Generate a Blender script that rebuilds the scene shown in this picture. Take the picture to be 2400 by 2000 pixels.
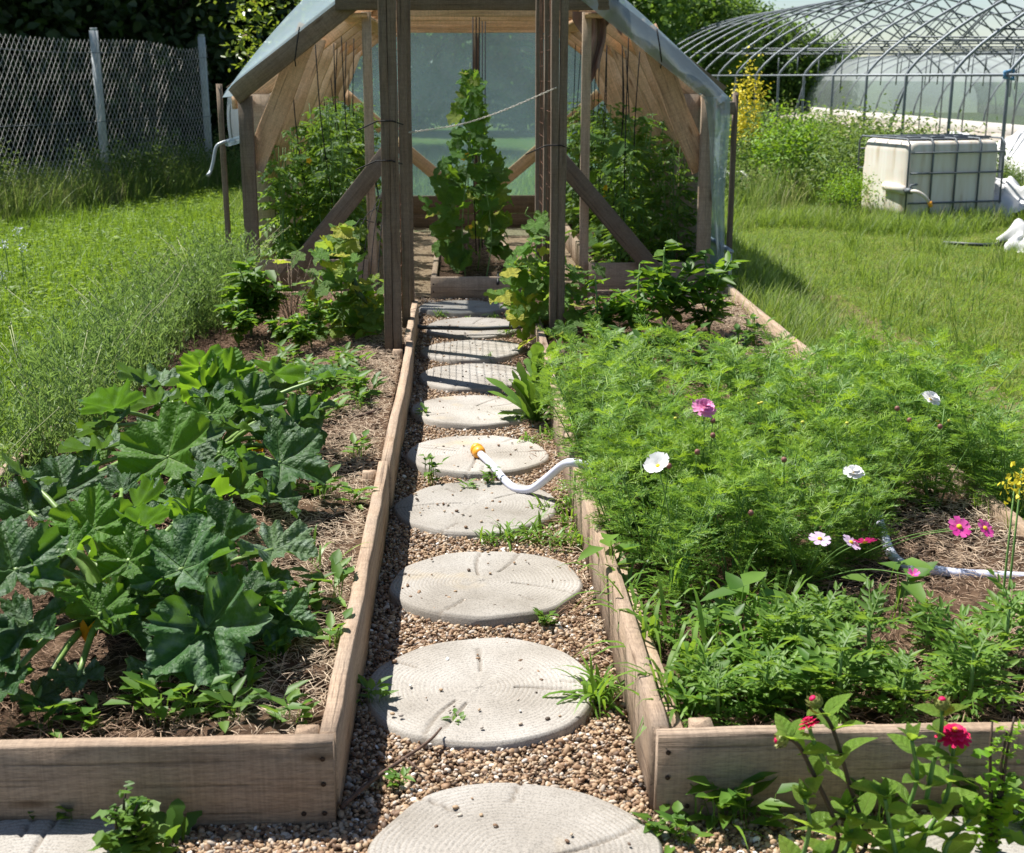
import bpy, math, random
import numpy as np
from mathutils import Vector, Matrix

random.seed(7)
RNG = np.random.default_rng(11)
for o in list(bpy.data.objects):
    bpy.data.objects.remove(o, do_unlink=True)
SC = bpy.context.scene
COL = SC.collection
PI = math.pi
R = math.radians

# ------------------------------------------------------------------ camera
FPX = 3100.0                       # focal length in photo pixels (photo is 2400 wide)
CAMH = 1.58
PITCH = math.atan(820 / FPX)
YAW = math.atan(120 * math.cos(PITCH) / FPX)
cam_d = bpy.data.cameras.new('camera')
cam_d.sensor_fit = 'HORIZONTAL'
cam_d.sensor_width = 36.0
cam_d.lens = 36.0 * FPX / 2400.0
cam_d.clip_start = 0.05
cam_d.clip_end = 2000
cam_d.dof.use_dof = True
cam_d.dof.focus_distance = 4.6
cam_d.dof.aperture_fstop = 7.1
cam = bpy.data.objects.new('camera', cam_d)
COL.objects.link(cam)
cam.location = (0, 0, CAMH)
cam.rotation_euler = (PI / 2 - PITCH, 0, -YAW)
SC.camera = cam

# ------------------------------------------------------------------ light
SHX, SHY = 0.46, -0.36             # ground shadow offset per metre of height
ld = Vector((SHX, SHY, -1)).normalized()
ELEV = math.asin(-ld.z)
AZ = math.atan2(-ld.x, -ld.y)
sun_d = bpy.data.lights.new('sun', 'SUN')
sun_d.energy = 5.0
sun_d.angle = R(0.55)
sun_d.color = (1.0, 0.955, 0.89)
sun = bpy.data.objects.new('sun', sun_d)
COL.objects.link(sun)
sun.location = (-6, 5, 14)
sun.rotation_euler = ld.to_track_quat('-Z', 'Y').to_euler()

W = bpy.data.worlds.new('World')
SC.world = W
W.use_nodes = True
wn = W.node_tree.nodes
wl = W.node_tree.links
wn.clear()
w_out = wn.new('ShaderNodeOutputWorld')
w_bg = wn.new('ShaderNodeBackground')
w_sky = wn.new('ShaderNodeTexSky')
w_sky.sky_type = 'NISHITA'
w_sky.sun_disc = False
w_sky.sun_elevation = ELEV
w_sky.sun_rotation = AZ
w_sky.air_density = 1.0
w_sky.ozone_density = 1.6
w_sky.altitude = 900
w_sky.dust_density = 0.2
w_tc = wn.new('ShaderNodeTexCoord')
w_map = wn.new('ShaderNodeMapping')
w_map.inputs['Scale'].default_value = (1.0, 1.0, 2.6)
w_no = wn.new('ShaderNodeTexNoise')
w_no.inputs['Scale'].default_value = 3.1
w_no.inputs['Detail'].default_value = 7
w_no.inputs['Roughness'].default_value = 0.58
w_cr = wn.new('ShaderNodeValToRGB')
w_cr.color_ramp.elements[0].position = 0.53
w_cr.color_ramp.elements[0].color = (0, 0, 0, 1)
w_cr.color_ramp.elements[1].position = 0.74
w_cr.color_ramp.elements[1].color = (0.6, 0.6, 0.6, 1)
w_mx = wn.new('ShaderNodeMix')
w_mx.data_type = 'RGBA'
w_mx.inputs['B'].default_value = (8.6, 9.0, 9.6, 1)
wl.new(w_tc.outputs['Generated'], w_map.inputs['Vector'])
wl.new(w_map.outputs['Vector'], w_no.inputs['Vector'])
wl.new(w_no.outputs['Fac'], w_cr.inputs['Fac'])
wl.new(w_cr.outputs['Color'], w_mx.inputs['Factor'])
wl.new(w_sky.outputs['Color'], w_mx.inputs['A'])
wl.new(w_mx.outputs['Result'], w_bg.inputs['Color'])
w_bg.inputs['Strength'].default_value = 0.056
wl.new(w_bg.outputs['Background'], w_out.inputs['Surface'])

SC.view_settings.view_transform = 'Standard'
SC.view_settings.look = 'None'
SC.view_settings.exposure = 1.0
SC.view_settings.gamma = 1.0
SC.render.resolution_x = 1024
SC.render.resolution_y = 853
SC.render.engine = 'CYCLES'
SC.cycles.max_bounces = 5
SC.cycles.diffuse_bounces = 3
SC.cycles.glossy_bounces = 2
SC.cycles.transmission_bounces = 4
SC.cycles.transparent_max_bounces = 10
SC.cycles.caustics_reflective = False
SC.cycles.caustics_refractive = False

# ------------------------------------------------------------------ pixel helpers (pixels of the photo at 2100 wide)
_F = Vector((math.sin(YAW) * math.cos(PITCH), math.cos(YAW) * math.cos(PITCH), -math.sin(PITCH)))
_R = Vector((math.cos(YAW), -math.sin(YAW), 0))
_D = _F.cross(_R)
def _ray(u, v):
    return _F + _R * ((u * 8 / 7 - 1200) / FPX) + _D * ((v * 8 / 7 - 1000) / FPX)
def PG(u, v, z=0.0):               # point at height z
    d = _ray(u, v)
    return Vector((0, 0, CAMH)) + d * ((z - CAMH) / d.z)
def PY(u, v, y):                   # point at distance y
    d = _ray(u, v)
    return Vector((0, 0, CAMH)) + d * (y / d.y)

# ------------------------------------------------------------------ material helpers
def new_mat(name):
    m = bpy.data.materials.new(name)
    m.use_nodes = True
    m.node_tree.nodes.clear()
    return m, m.node_tree.nodes, m.node_tree.links
def N(nodes, kind, **kw):
    n = nodes.new('ShaderNode' + kind)
    for k, v in kw.items():
        setattr(n, k, v)
    return n
def ramp(nodes, stops):
    r = nodes.new('ShaderNodeValToRGB')
    e = r.color_ramp.elements
    while len(e) < len(stops):
        e.new(0.5)
    for i, (p, c) in enumerate(stops):
        e[i].position = p
        e[i].color = (c[0], c[1], c[2], 1)
    return r
def mixc(nodes, links, fac, a, b, blend='MIX'):
    m = nodes.new('ShaderNodeMix')
    m.data_type = 'RGBA'
    m.blend_type = blend
    for sock, val in (('Factor', fac), ('A', a), ('B', b)):
        s = m.inputs[sock]
        if hasattr(val, 'is_linked'):
            links.new(val, s)
        elif sock == 'Factor':
            s.default_value = val
        else:
            s.default_value = (val[0], val[1], val[2], 1)
    return m.outputs['Result']
def math_(nodes, links, op, a, b=None, c=None):
    m = nodes.new('ShaderNodeMath')
    m.operation = op
    for i, val in enumerate((a, b, c)):
        if val is None:
            continue
        if hasattr(val, 'is_linked'):
            links.new(val, m.inputs[i])
        else:
            m.inputs[i].default_value = val
    return m.outputs[0]

def wood(name, c_dark, c_light, c_grey, grey=0.5, rough=0.85, knots=True):
    m, n, l = new_mat(name)
    out = N(n, 'OutputMaterial')
    b = N(n, 'BsdfPrincipled')
    tc = N(n, 'TexCoord')
    oi = N(n, 'ObjectInfo')
    off = N(n, 'VectorMath', operation='ADD')
    sc = N(n, 'VectorMath', operation='SCALE')
    comb = N(n, 'CombineXYZ')
    l.new(oi.outputs['Random'], comb.inputs[0])
    l.new(oi.outputs['Random'], comb.inputs[1])
    l.new(oi.outputs['Random'], comb.inputs[2])
    l.new(comb.outputs[0], sc.inputs[0])
    sc.inputs['Scale'].default_value = 37.0
    l.new(tc.outputs['Object'], off.inputs[0])
    l.new(sc.outputs[0], off.inputs[1])
    mp = N(n, 'Mapping')
    mp.inputs['Scale'].default_value = (2.2, 34, 34)
    l.new(off.outputs[0], mp.inputs['Vector'])
    no = N(n, 'TexNoise')
    no.inputs['Scale'].default_value = 1.6
    no.inputs['Detail'].default_value = 8
    no.inputs['Roughness'].default_value = 0.62
    no.inputs['Distortion'].default_value = 0.6
    l.new(mp.outputs[0], no.inputs['Vector'])
    r1 = ramp(n, [(0.3, c_dark), (0.55, c_light), (0.8, [x * 1.12 for x in c_light])])
    l.new(no.outputs['Fac'], r1.inputs['Fac'])
    n2 = N(n, 'TexNoise')
    n2.inputs['Scale'].default_value = 5.0
    n2.inputs['Detail'].default_value = 5
    l.new(off.outputs[0], n2.inputs['Vector'])
    r2 = ramp(n, [(0.35, (grey * 0.5,) * 3), (0.65, (min(1, grey * 1.5),) * 3)])
    l.new(n2.outputs['Fac'], r2.inputs['Fac'])
    c = mixc(n, l, r2.outputs['Color'], r1.outputs['Color'], c_grey)
    # fine cracks and streaks
    mp2 = N(n, 'Mapping')
    mp2.inputs['Scale'].default_value = (1.2, 90, 90)
    l.new(off.outputs[0], mp2.inputs['Vector'])
    n3 = N(n, 'TexNoise')
    n3.inputs['Scale'].default_value = 1.0
    n3.inputs['Detail'].default_value = 3
    l.new(mp2.outputs[0], n3.inputs['Vector'])
    r3 = ramp(n, [(0.30, (0.45,) * 3), (0.40, (1,) * 3)])
    l.new(n3.outputs['Fac'], r3.inputs['Fac'])
    c = mixc(n, l, 0.8, c, r3.outputs['Color'], 'MULTIPLY')
    if knots:
        vo = N(n, 'TexVoronoi')
        vo.inputs['Scale'].default_value = 2.3
        mp3 = N(n, 'Mapping')
        mp3.inputs['Scale'].default_value = (0.9, 4, 4)
        l.new(off.outputs[0], mp3.inputs['Vector'])
        l.new(mp3.outputs[0], vo.inputs['Vector'])
        r4 = ramp(n, [(0.04, (0.35, 0.27, 0.2)), (0.13, (1, 1, 1))])
        l.new(vo.outputs['Distance'], r4.inputs['Fac'])
        c = mixc(n, l, 0.75, c, r4.outputs['Color'], 'MULTIPLY')
    nf = N(n, 'TexNoise')
    nf.inputs['Scale'].default_value = 1.0
    nf.inputs['Detail'].default_value = 4
    nf.inputs['Roughness'].default_value = 0.7
    mpf = N(n, 'Mapping')
    mpf.inputs['Scale'].default_value = (45, 260, 260)
    l.new(off.outputs[0], mpf.inputs['Vector'])
    l.new(mpf.outputs[0], nf.inputs['Vector'])
    rf = ramp(n, [(0.32, (0.66,) * 3), (0.62, (1.10,) * 3)])
    l.new(nf.outputs['Fac'], rf.inputs['Fac'])
    c = mixc(n, l, 0.85, c, rf.outputs['Color'], 'MULTIPLY')
    ns_ = N(n, 'TexNoise')
    ns_.inputs['Scale'].default_value = 1.0
    ns_.inputs['Detail'].default_value = 2
    mps = N(n, 'Mapping')
    mps.inputs['Scale'].default_value = (150, 5, 5)
    l.new(off.outputs[0], mps.inputs['Vector'])
    l.new(mps.outputs[0], ns_.inputs['Vector'])
    rs = ramp(n, [(0.35, (0.86,) * 3), (0.6, (1.04,) * 3)])
    l.new(ns_.outputs['Fac'], rs.inputs['Fac'])
    c = mixc(n, l, 0.8, c, rs.outputs['Color'], 'MULTIPLY')
    mul = math_(n, l, 'MULTIPLY_ADD', oi.outputs['Random'], 0.35, 0.82)
    hs = N(n, 'HueSaturation')
    l.new(c, hs.inputs['Color'])
    l.new(mul, hs.inputs['Value'])
    l.new(hs.outputs[0], b.inputs['Base Color'])
    b.inputs['Roughness'].default_value = rough
    b.inputs['Specular IOR Level'].default_value = 0.2
    bp = N(n, 'Bump')
    bp.inputs['Strength'].default_value = 0.55
    bp.inputs['Distance'].default_value = 0.004
    hsum = math_(n, l, 'ADD', math_(n, l, 'ADD', no.outputs['Fac'], r3.outputs['Color']), math_(n, l, 'MULTIPLY', nf.outputs['Fac'], 0.8))
    l.new(hsum, bp.inputs['Height'])
    l.new(bp.outputs[0], b.inputs['Normal'])
    l.new(b.outputs[0], out.inputs['Surface'])
    return m

def plain(name, col, rough=0.7, metal=0.0, var=0.12, scale=30, bump=0.0, spec=0.4):
    m, n, l = new_mat(name)
    out = N(n, 'OutputMaterial')
    b = N(n, 'BsdfPrincipled')
    tc = N(n, 'TexCoord')
    no = N(n, 'TexNoise')
    no.inputs['Scale'].default_value = scale
    no.inputs['Detail'].default_value = 6
    l.new(tc.outputs['Object'], no.inputs['Vector'])
    r = ramp(n, [(0.3, [c * (1 - var) for c in col]), (0.7, [min(1, c * (1 + var)) for c in col])])
    l.new(no.outputs['Fac'], r.inputs['Fac'])
    l.new(r.outputs['Color'], b.inputs['Base Color'])
    b.inputs['Roughness'].default_value = rough
    b.inputs['Metallic'].default_value = metal
    b.inputs['Specular IOR Level'].default_value = spec
    if bump:
        bp = N(n, 'Bump')
        bp.inputs['Strength'].default_value = bump
        bp.inputs['Distance'].default_value = 0.01
        l.new(no.outputs['Fac'], bp.inputs['Height'])
        l.new(bp.outputs[0], b.inputs['Normal'])
    l.new(b.outputs[0], out.inputs['Surface'])
    return m

def leafmat(name, c1, c2, ctrans, trans=0.4, rough=0.5, c3=None, p3=0.85, rnd='island', spec=0.35, objvar=0.25, back=None):
    """leaf: colours vary leaf by leaf; light also passes through the blade"""
    m, n, l = new_mat(name)
    out = N(n, 'OutputMaterial')
    b = N(n, 'BsdfPrincipled')
    t = N(n, 'BsdfTranslucent')
    mx = N(n, 'MixShader')
    if rnd == 'island':
        g = N(n, 'NewGeometry')
        rv = g.outputs['Random Per Island']
    elif rnd == 'inst':
        a = N(n, 'Attribute', attribute_type='INSTANCER', attribute_name='rnd')
        rv = a.outputs['Fac']
    else:
        oi0 = N(n, 'ObjectInfo')
        rv = oi0.outputs['Random']
    stops = [(0.0, c1), (0.75 if c3 else 1.0, c2)]
    if c3:
        stops += [(p3, c2), (min(1, p3 + 0.08), c3)]
    r = ramp(n, stops)
    l.new(rv, r.inputs['Fac'])
    tc = N(n, 'TexCoord')
    no = N(n, 'TexNoise')
    no.inputs['Scale'].default_value = 14
    no.inputs['Detail'].default_value = 3
    l.new(tc.outputs['Object'], no.inputs['Vector'])
    vv = math_(n, l, 'MULTIPLY_ADD', no.outputs['Fac'], 0.6, 0.7)
    if objvar:
        oi = N(n, 'ObjectInfo')
        ov = math_(n, l, 'MULTIPLY_ADD', oi.outputs['Random'], objvar, 1 - objvar / 2)
        vv = math_(n, l, 'MULTIPLY', vv, ov)
    hs = N(n, 'HueSaturation')
    l.new(r.outputs['Color'], hs.inputs['Color'])
    l.new(vv, hs.inputs['Value'])
    l.new(hs.outputs[0], b.inputs['Base Color'])
    b.inputs['Roughness'].default_value = rough
    b.inputs['Specular IOR Level'].default_value = spec
    tcol = mixc(n, l, 0.5, hs.outputs[0], ctrans)
    l.new(tcol, t.inputs['Color'])
    mx.inputs[0].default_value = trans
    l.new(b.outputs[0], mx.inputs[1])
    l.new(t.outputs[0], mx.inputs[2])
    l.new(mx.outputs[0], out.inputs['Surface'])
    return m

def veinleaf(name, c_lo, c_hi, c_vein, ctrans, trans=0.3, rough=0.42, k=7.0, silver=0.0, yellow=0.0, scale=1.0):
    """broad leaf with raised veins; uv = (distance along the nearest main vein, distance from it)"""
    m, n, l = new_mat(name)
    out = N(n, 'OutputMaterial')
    b = N(n, 'BsdfPrincipled')
    t = N(n, 'BsdfTranslucent')
    mx = N(n, 'MixShader')
    uv = N(n, 'UVMap')
    sep = N(n, 'SeparateXYZ')
    l.new(uv.outputs[0], sep.inputs[0])
    al, pe = sep.outputs[0], sep.outputs[1]
    wmain = math_(n, l, 'MULTIPLY_ADD', al, -0.017, 0.022)
    main = math_(n, l, 'DIVIDE', pe, wmain)
    main = math_(n, l, 'SUBTRACT', 1.0, main)
    main = math_(n, l, 'MAXIMUM', main, 0.0)
    main = math_(n, l, 'MINIMUM', main, 1.0)
    s = math_(n, l, 'MULTIPLY_ADD', pe, -0.75, al)
    s = math_(n, l, 'MULTIPLY', s, k)
    fr = math_(n, l, 'FRACT', s)
    fr = math_(n, l, 'SUBTRACT', fr, 0.5)
    fr = math_(n, l, 'ABSOLUTE', fr)                 # 0 mid-panel .. .5 on the side vein
    side = math_(n, l, 'SUBTRACT', fr, 0.43)
    side = math_(n, l, 'MULTIPLY', side, 12.0)
    side = math_(n, l, 'MAXIMUM', side, 0.0)
    tc = N(n, 'TexCoord')
    oi = N(n, 'ObjectInfo')
    no = N(n, 'TexNoise')
    no.inputs['Scale'].default_value = 9 * scale
    no.inputs['Detail'].default_value = 5
    l.new(tc.outputs['Object'], no.inputs['Vector'])
    vo = N(n, 'TexVoronoi', feature='DISTANCE_TO_EDGE')
    vo.inputs['Scale'].default_value = 13 * scale
    l.new(tc.outputs['Object'], vo.inputs['Vector'])
    r = ramp(n, [(0.3, c_lo), (0.7, c_hi)])
    l.new(no.outputs['Fac'], r.inputs['Fac'])
    c = r.outputs['Color']
    if silver:
        n2 = N(n, 'TexNoise')
        n2.inputs['Scale'].default_value = 4 * scale
        n2.inputs['Detail'].default_value = 4
        l.new(tc.outputs['Object'], n2.inputs['Vector'])
        r2 = ramp(n, [(0.50, (0, 0, 0)), (0.72, (silver,) * 3)])
        l.new(n2.outputs['Fac'], r2.inputs['Fac'])
        c = mixc(n, l, r2.outputs['Color'], c, (0.20, 0.26, 0.22))
    if yellow:
        yv = ramp(n, [(1 - yellow - 0.02, (0, 0, 0)), (1 - yellow + 0.12, (0.9,) * 3)])
        l.new(oi.outputs['Random'], yv.inputs['Fac'])
        c = mixc(n, l, yv.outputs['Color'], c, (0.42, 0.40, 0.05))
    vfac = math_(n, l, 'MAXIMUM', main, math_(n, l, 'MULTIPLY', side, 0.35))
    c = mixc(n, l, math_(n, l, 'MULTIPLY', vfac, 0.8), c, c_vein)
    hs = N(n, 'HueSaturation')
    l.new(c, hs.inputs['Color'])
    l.new(math_(n, l, 'MULTIPLY_ADD', oi.outputs['Random'], 0.5, 0.78), hs.inputs['Value'])
    l.new(hs.outputs[0], b.inputs['Base Color'])
    b.inputs['Roughness'].default_value = rough
    b.inputs['Specular IOR Level'].default_value = 0.3
    bp = N(n, 'Bump')
    bp.inputs['Strength'].default_value = 0.75
    bp.inputs['Distance'].default_value = 0.006
    vsm = math_(n, l, 'MULTIPLY', vo.outputs['Distance'], 0.9)
    h = math_(n, l, 'ADD', math_(n, l, 'MULTIPLY', fr, -1.3), vsm)
    h = math_(n, l, 'SUBTRACT', h, main)
    l.new(h, bp.inputs['Height'])
    l.new(bp.outputs[0], b.inputs['Normal'])
    tcol = mixc(n, l, 0.55, hs.outputs[0], ctrans)
    l.new(tcol, t.inputs['Color'])
    mx.inputs[0].default_value = trans
    l.new(b.outputs[0], mx.inputs[1])
    l.new(t.outputs[0], mx.inputs[2])
    l.new(mx.outputs[0], out.inputs['Surface'])
    return m

def filmmat(name, transp=0.45, tint=(0.78, 0.88, 0.92), body=(0.62, 0.74, 0.80), gloss=0.10, rough=0.18):
    m, n, l = new_mat(name)
    out = N(n, 'OutputMaterial')
    tr = N(n, 'BsdfTransparent')
    tr.inputs['Color'].default_value = (*tint, 1)
    df = N(n, 'BsdfDiffuse')
    tl = N(n, 'BsdfTranslucent')
    gl = N(n, 'BsdfGlossy')
    gl.inputs['Roughness'].default_value = rough
    tc = N(n, 'TexCoord')
    no = N(n, 'TexNoise')
    no.inputs['Scale'].default_value = 2.2
    no.inputs['Detail'].default_value = 6
    no.inputs['Distortion'].default_value = 1.2
    l.new(tc.outputs['Object'], no.inputs['Vector'])
    r = ramp(n, [(0.3, [c * 0.85 for c in body]), (0.7, body)])
    l.new(no.outputs['Fac'], r.inputs['Fac'])
    l.new(r.outputs['Color'], df.inputs['Color'])
    l.new(r.outputs['Color'], tl.inputs['Color'])
    m1 = N(n, 'MixShader')
    m1.inputs[0].default_value = 0.62
    l.new(df.outputs[0], m1.inputs[1])
    l.new(tl.outputs[0], m1.inputs[2])
    bp = N(n, 'Bump')
    bp.inputs['Strength'].default_value = 0.5
    bp.inputs['Distance'].default_value = 0.05
    l.new(no.outputs['Fac'], bp.inputs['Height'])
    l.new(bp.outputs[0], gl.inputs['Normal'])
    f = math_(n, l, 'MULTIPLY_ADD', no.outputs['Fac'], 0.30, transp - 0.15)
    m2 = N(n, 'MixShader')
    l.new(f, m2.inputs[0])
    l.new(m1.outputs[0], m2.inputs[1])
    l.new(tr.outputs[0], m2.inputs[2])
    m3 = N(n, 'MixShader')
    m3.inputs[0].default_value = gloss
    l.new(m2.outputs[0], m3.inputs[1])
    l.new(gl.outputs[0], m3.inputs[2])
    l.new(m3.outputs[0], out.inputs['Surface'])
    return m

def ground_mat(name, stops, scale=6, stops2=None, scale2=0.5, bump=0.4, dist=0.02):
    m, n, l = new_mat(name)
    out = N(n, 'OutputMaterial')
    b = N(n, 'BsdfPrincipled')
    tc = N(n, 'TexCoord')
    no = N(n, 'TexNoise')
    no.inputs['Scale'].default_value = scale
    no.inputs['Detail'].default_value = 9
    no.inputs['Roughness'].default_value = 0.7
    l.new(tc.outputs['Object'], no.inputs['Vector'])
    r = ramp(n, stops)
    l.new(no.outputs['Fac'], r.inputs['Fac'])
    c = r.outputs['Color']
    if stops2:
        n2 = N(n, 'TexNoise')
        n2.inputs['Scale'].default_value = scale2
        n2.inputs['Detail'].default_value = 5
        l.new(tc.outputs['Object'], n2.inputs['Vector'])
        r2 = ramp(n, stops2)
        l.new(n2.outputs['Fac'], r2.inputs['Fac'])
        c = mixc(n, l, 0.55, c, r2.outputs['Color'])
    l.new(c, b.inputs['Base Color'])
    b.inputs['Roughness'].default_value = 0.95
    b.inputs['Specular IOR Level'].default_value = 0.1
    bp = N(n, 'Bump')
    bp.inputs['Strength'].default_value = bump
    bp.inputs['Distance'].default_value = dist
    l.new(no.outputs['Fac'], bp.inputs['Height'])
    l.new(bp.outputs[0], b.inputs['Normal'])
    l.new(b.outputs[0], out.inputs['Surface'])
    return m

def instmat(name, stops, rough=0.75, spec=0.3):
    m, n, l = new_mat(name)
    out = N(n, 'OutputMaterial')
    b = N(n, 'BsdfPrincipled')
    a = N(n, 'Attribute', attribute_type='INSTANCER', attribute_name='rnd')
    r = ramp(n, stops)
    l.new(a.outputs['Fac'], r.inputs['Fac'])
    tc = N(n, 'TexCoord')
    no = N(n, 'TexNoise')
    no.inputs['Scale'].default_value = 160
    no.inputs['Detail'].default_value = 3
    l.new(tc.outputs['Object'], no.inputs['Vector'])
    v = math_(n, l, 'MULTIPLY_ADD', no.outputs['Fac'], 0.7, 0.65)
    hs = N(n, 'HueSaturation')
    l.new(r.outputs['Color'], hs.inputs['Color'])
    l.new(v, hs.inputs['Value'])
    l.new(hs.outputs[0], b.inputs['Base Color'])
    b.inputs['Roughness'].default_value = rough
    b.inputs['Specular IOR Level'].default_value = spec
    l.new(b.outputs[0], out.inputs['Surface'])
    return m

M = {}
M['wood_bed'] = wood('wood_bed', (0.205, 0.128, 0.082), (0.41, 0.288, 0.192), (0.365, 0.295, 0.232), grey=0.42)
M['wood_grey'] = wood('wood_grey', (0.095, 0.064, 0.044), (0.225, 0.158, 0.105), (0.23, 0.185, 0.148), grey=0.5)
M['wood_new'] = wood('wood_new', (0.56, 0.31, 0.165), (0.80, 0.51, 0.30), (0.74, 0.51, 0.335), grey=0.3)
M['wood_jamb'] = wood('wood_jamb', (0.32, 0.215, 0.14), (0.50, 0.355, 0.24), (0.47, 0.375, 0.29), grey=0.4)
M['wood_brown'] = wood('wood_brown', (0.10, 0.06, 0.04), (0.24, 0.15, 0.10), (0.2, 0.15, 0.12), grey=0.3)
M['nail'] = plain('nail_rust', (0.05, 0.03, 0.02), 0.7, 0.5)
M['concrete'] = None
M['galv'] = plain('galvanised_steel', (0.19, 0.215, 0.24), 0.55, 0.3, 0.15, 9)
M['galv_dark'] = plain('dull_steel', (0.13, 0.15, 0.165), 0.6, 0.3, 0.2, 9)
M['postmetal'] = plain('grey_concrete_post', (0.42, 0.45, 0.46), 0.8, 0.0, 0.2, 14, 0.3)
M['wire'] = plain('fence_wire', (0.62, 0.60, 0.56), 0.5, 0.35)
M['rust'] = plain('rusty_wire', (0.12, 0.055, 0.03), 0.85, 0.2, 0.3)
M['twine'] = plain('black_twine', (0.008, 0.008, 0.009), 0.8)
M['string'] = plain('pale_string', (0.45, 0.42, 0.36), 0.8)
M['pipe_dark'] = plain('dark_pipe', (0.035, 0.045, 0.05), 0.45)
M['pipe_grey'] = plain('grey_tube', (0.34, 0.38, 0.40), 0.45, 0.3)
M['hose'] = plain('white_hose', (0.64, 0.66, 0.80), 0.4, 0, 0.05, 8)
M['orange'] = plain('orange_plastic', (0.80, 0.34, 0.03), 0.4, 0, 0.08)
M['black'] = plain('black_rubber', (0.015, 0.015, 0.017), 0.5)
M['cloth'] = plain('brownish_cloth', (0.26, 0.18, 0.16), 0.95, 0, 0.2, 12, 0.3)
M['film'] = filmmat('roof_film', 0.60, (0.92, 0.96, 0.98), (0.66, 0.84, 0.94), 0.12)
M['film_back'] = filmmat('back_film', 0.66, (0.60, 0.80, 0.76), (0.36, 0.54, 0.60), 0.06)
M['film_side'] = filmmat('side_film', 0.55, (0.78, 0.86, 0.90), (0.48, 0.58, 0.66), 0.12)
M['film_tunnel'] = filmmat('tunnel_film', 0.38, (0.85, 0.90, 0.92), (0.68, 0.73, 0.75), 0.06)
M['film_clear'] = filmmat('tunnel_clear_film', 0.62, (0.80, 0.87, 0.86), (0.5, 0.58, 0.56), 0.06)
M['white_sheet'] = plain('white_plastic_sheet', (0.62, 0.62, 0.61), 0.45, 0, 0.06, 5, 0.2)
M['greencloth'] = plain('green_shade_cloth', (0.02, 0.10, 0.08), 0.8)

def tank_mat():
    m, n, l = new_mat('tank_plastic')
    out = N(n, 'OutputMaterial')
    b = N(n, 'BsdfPrincipled')
    tc = N(n, 'TexCoord')
    mp = N(n, 'Mapping')
    mp.inputs['Scale'].default_value = (9, 9, 1.1)
    l.new(tc.outputs['Object'], mp.inputs['Vector'])
    no = N(n, 'TexNoise')
    no.inputs['Scale'].default_value = 1.4
    no.inputs['Detail'].default_value = 7
    l.new(mp.outputs[0], no.inputs['Vector'])
    r = ramp(n, [(0.28, (0.50, 0.42, 0.30)), (0.45, (0.66, 0.61, 0.52)), (0.7, (0.74, 0.71, 0.65))])
    l.new(no.outputs['Fac'], r.inputs['Fac'])
    l.new(r.outputs['Color'], b.inputs['Base Color'])
    b.inputs['Roughness'].default_value = 0.5
    b.inputs['Subsurface Weight'].default_value = 0.1
    l.new(b.outputs[0], out.inputs['Surface'])
    return m
M['tank'] = tank_mat()

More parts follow.
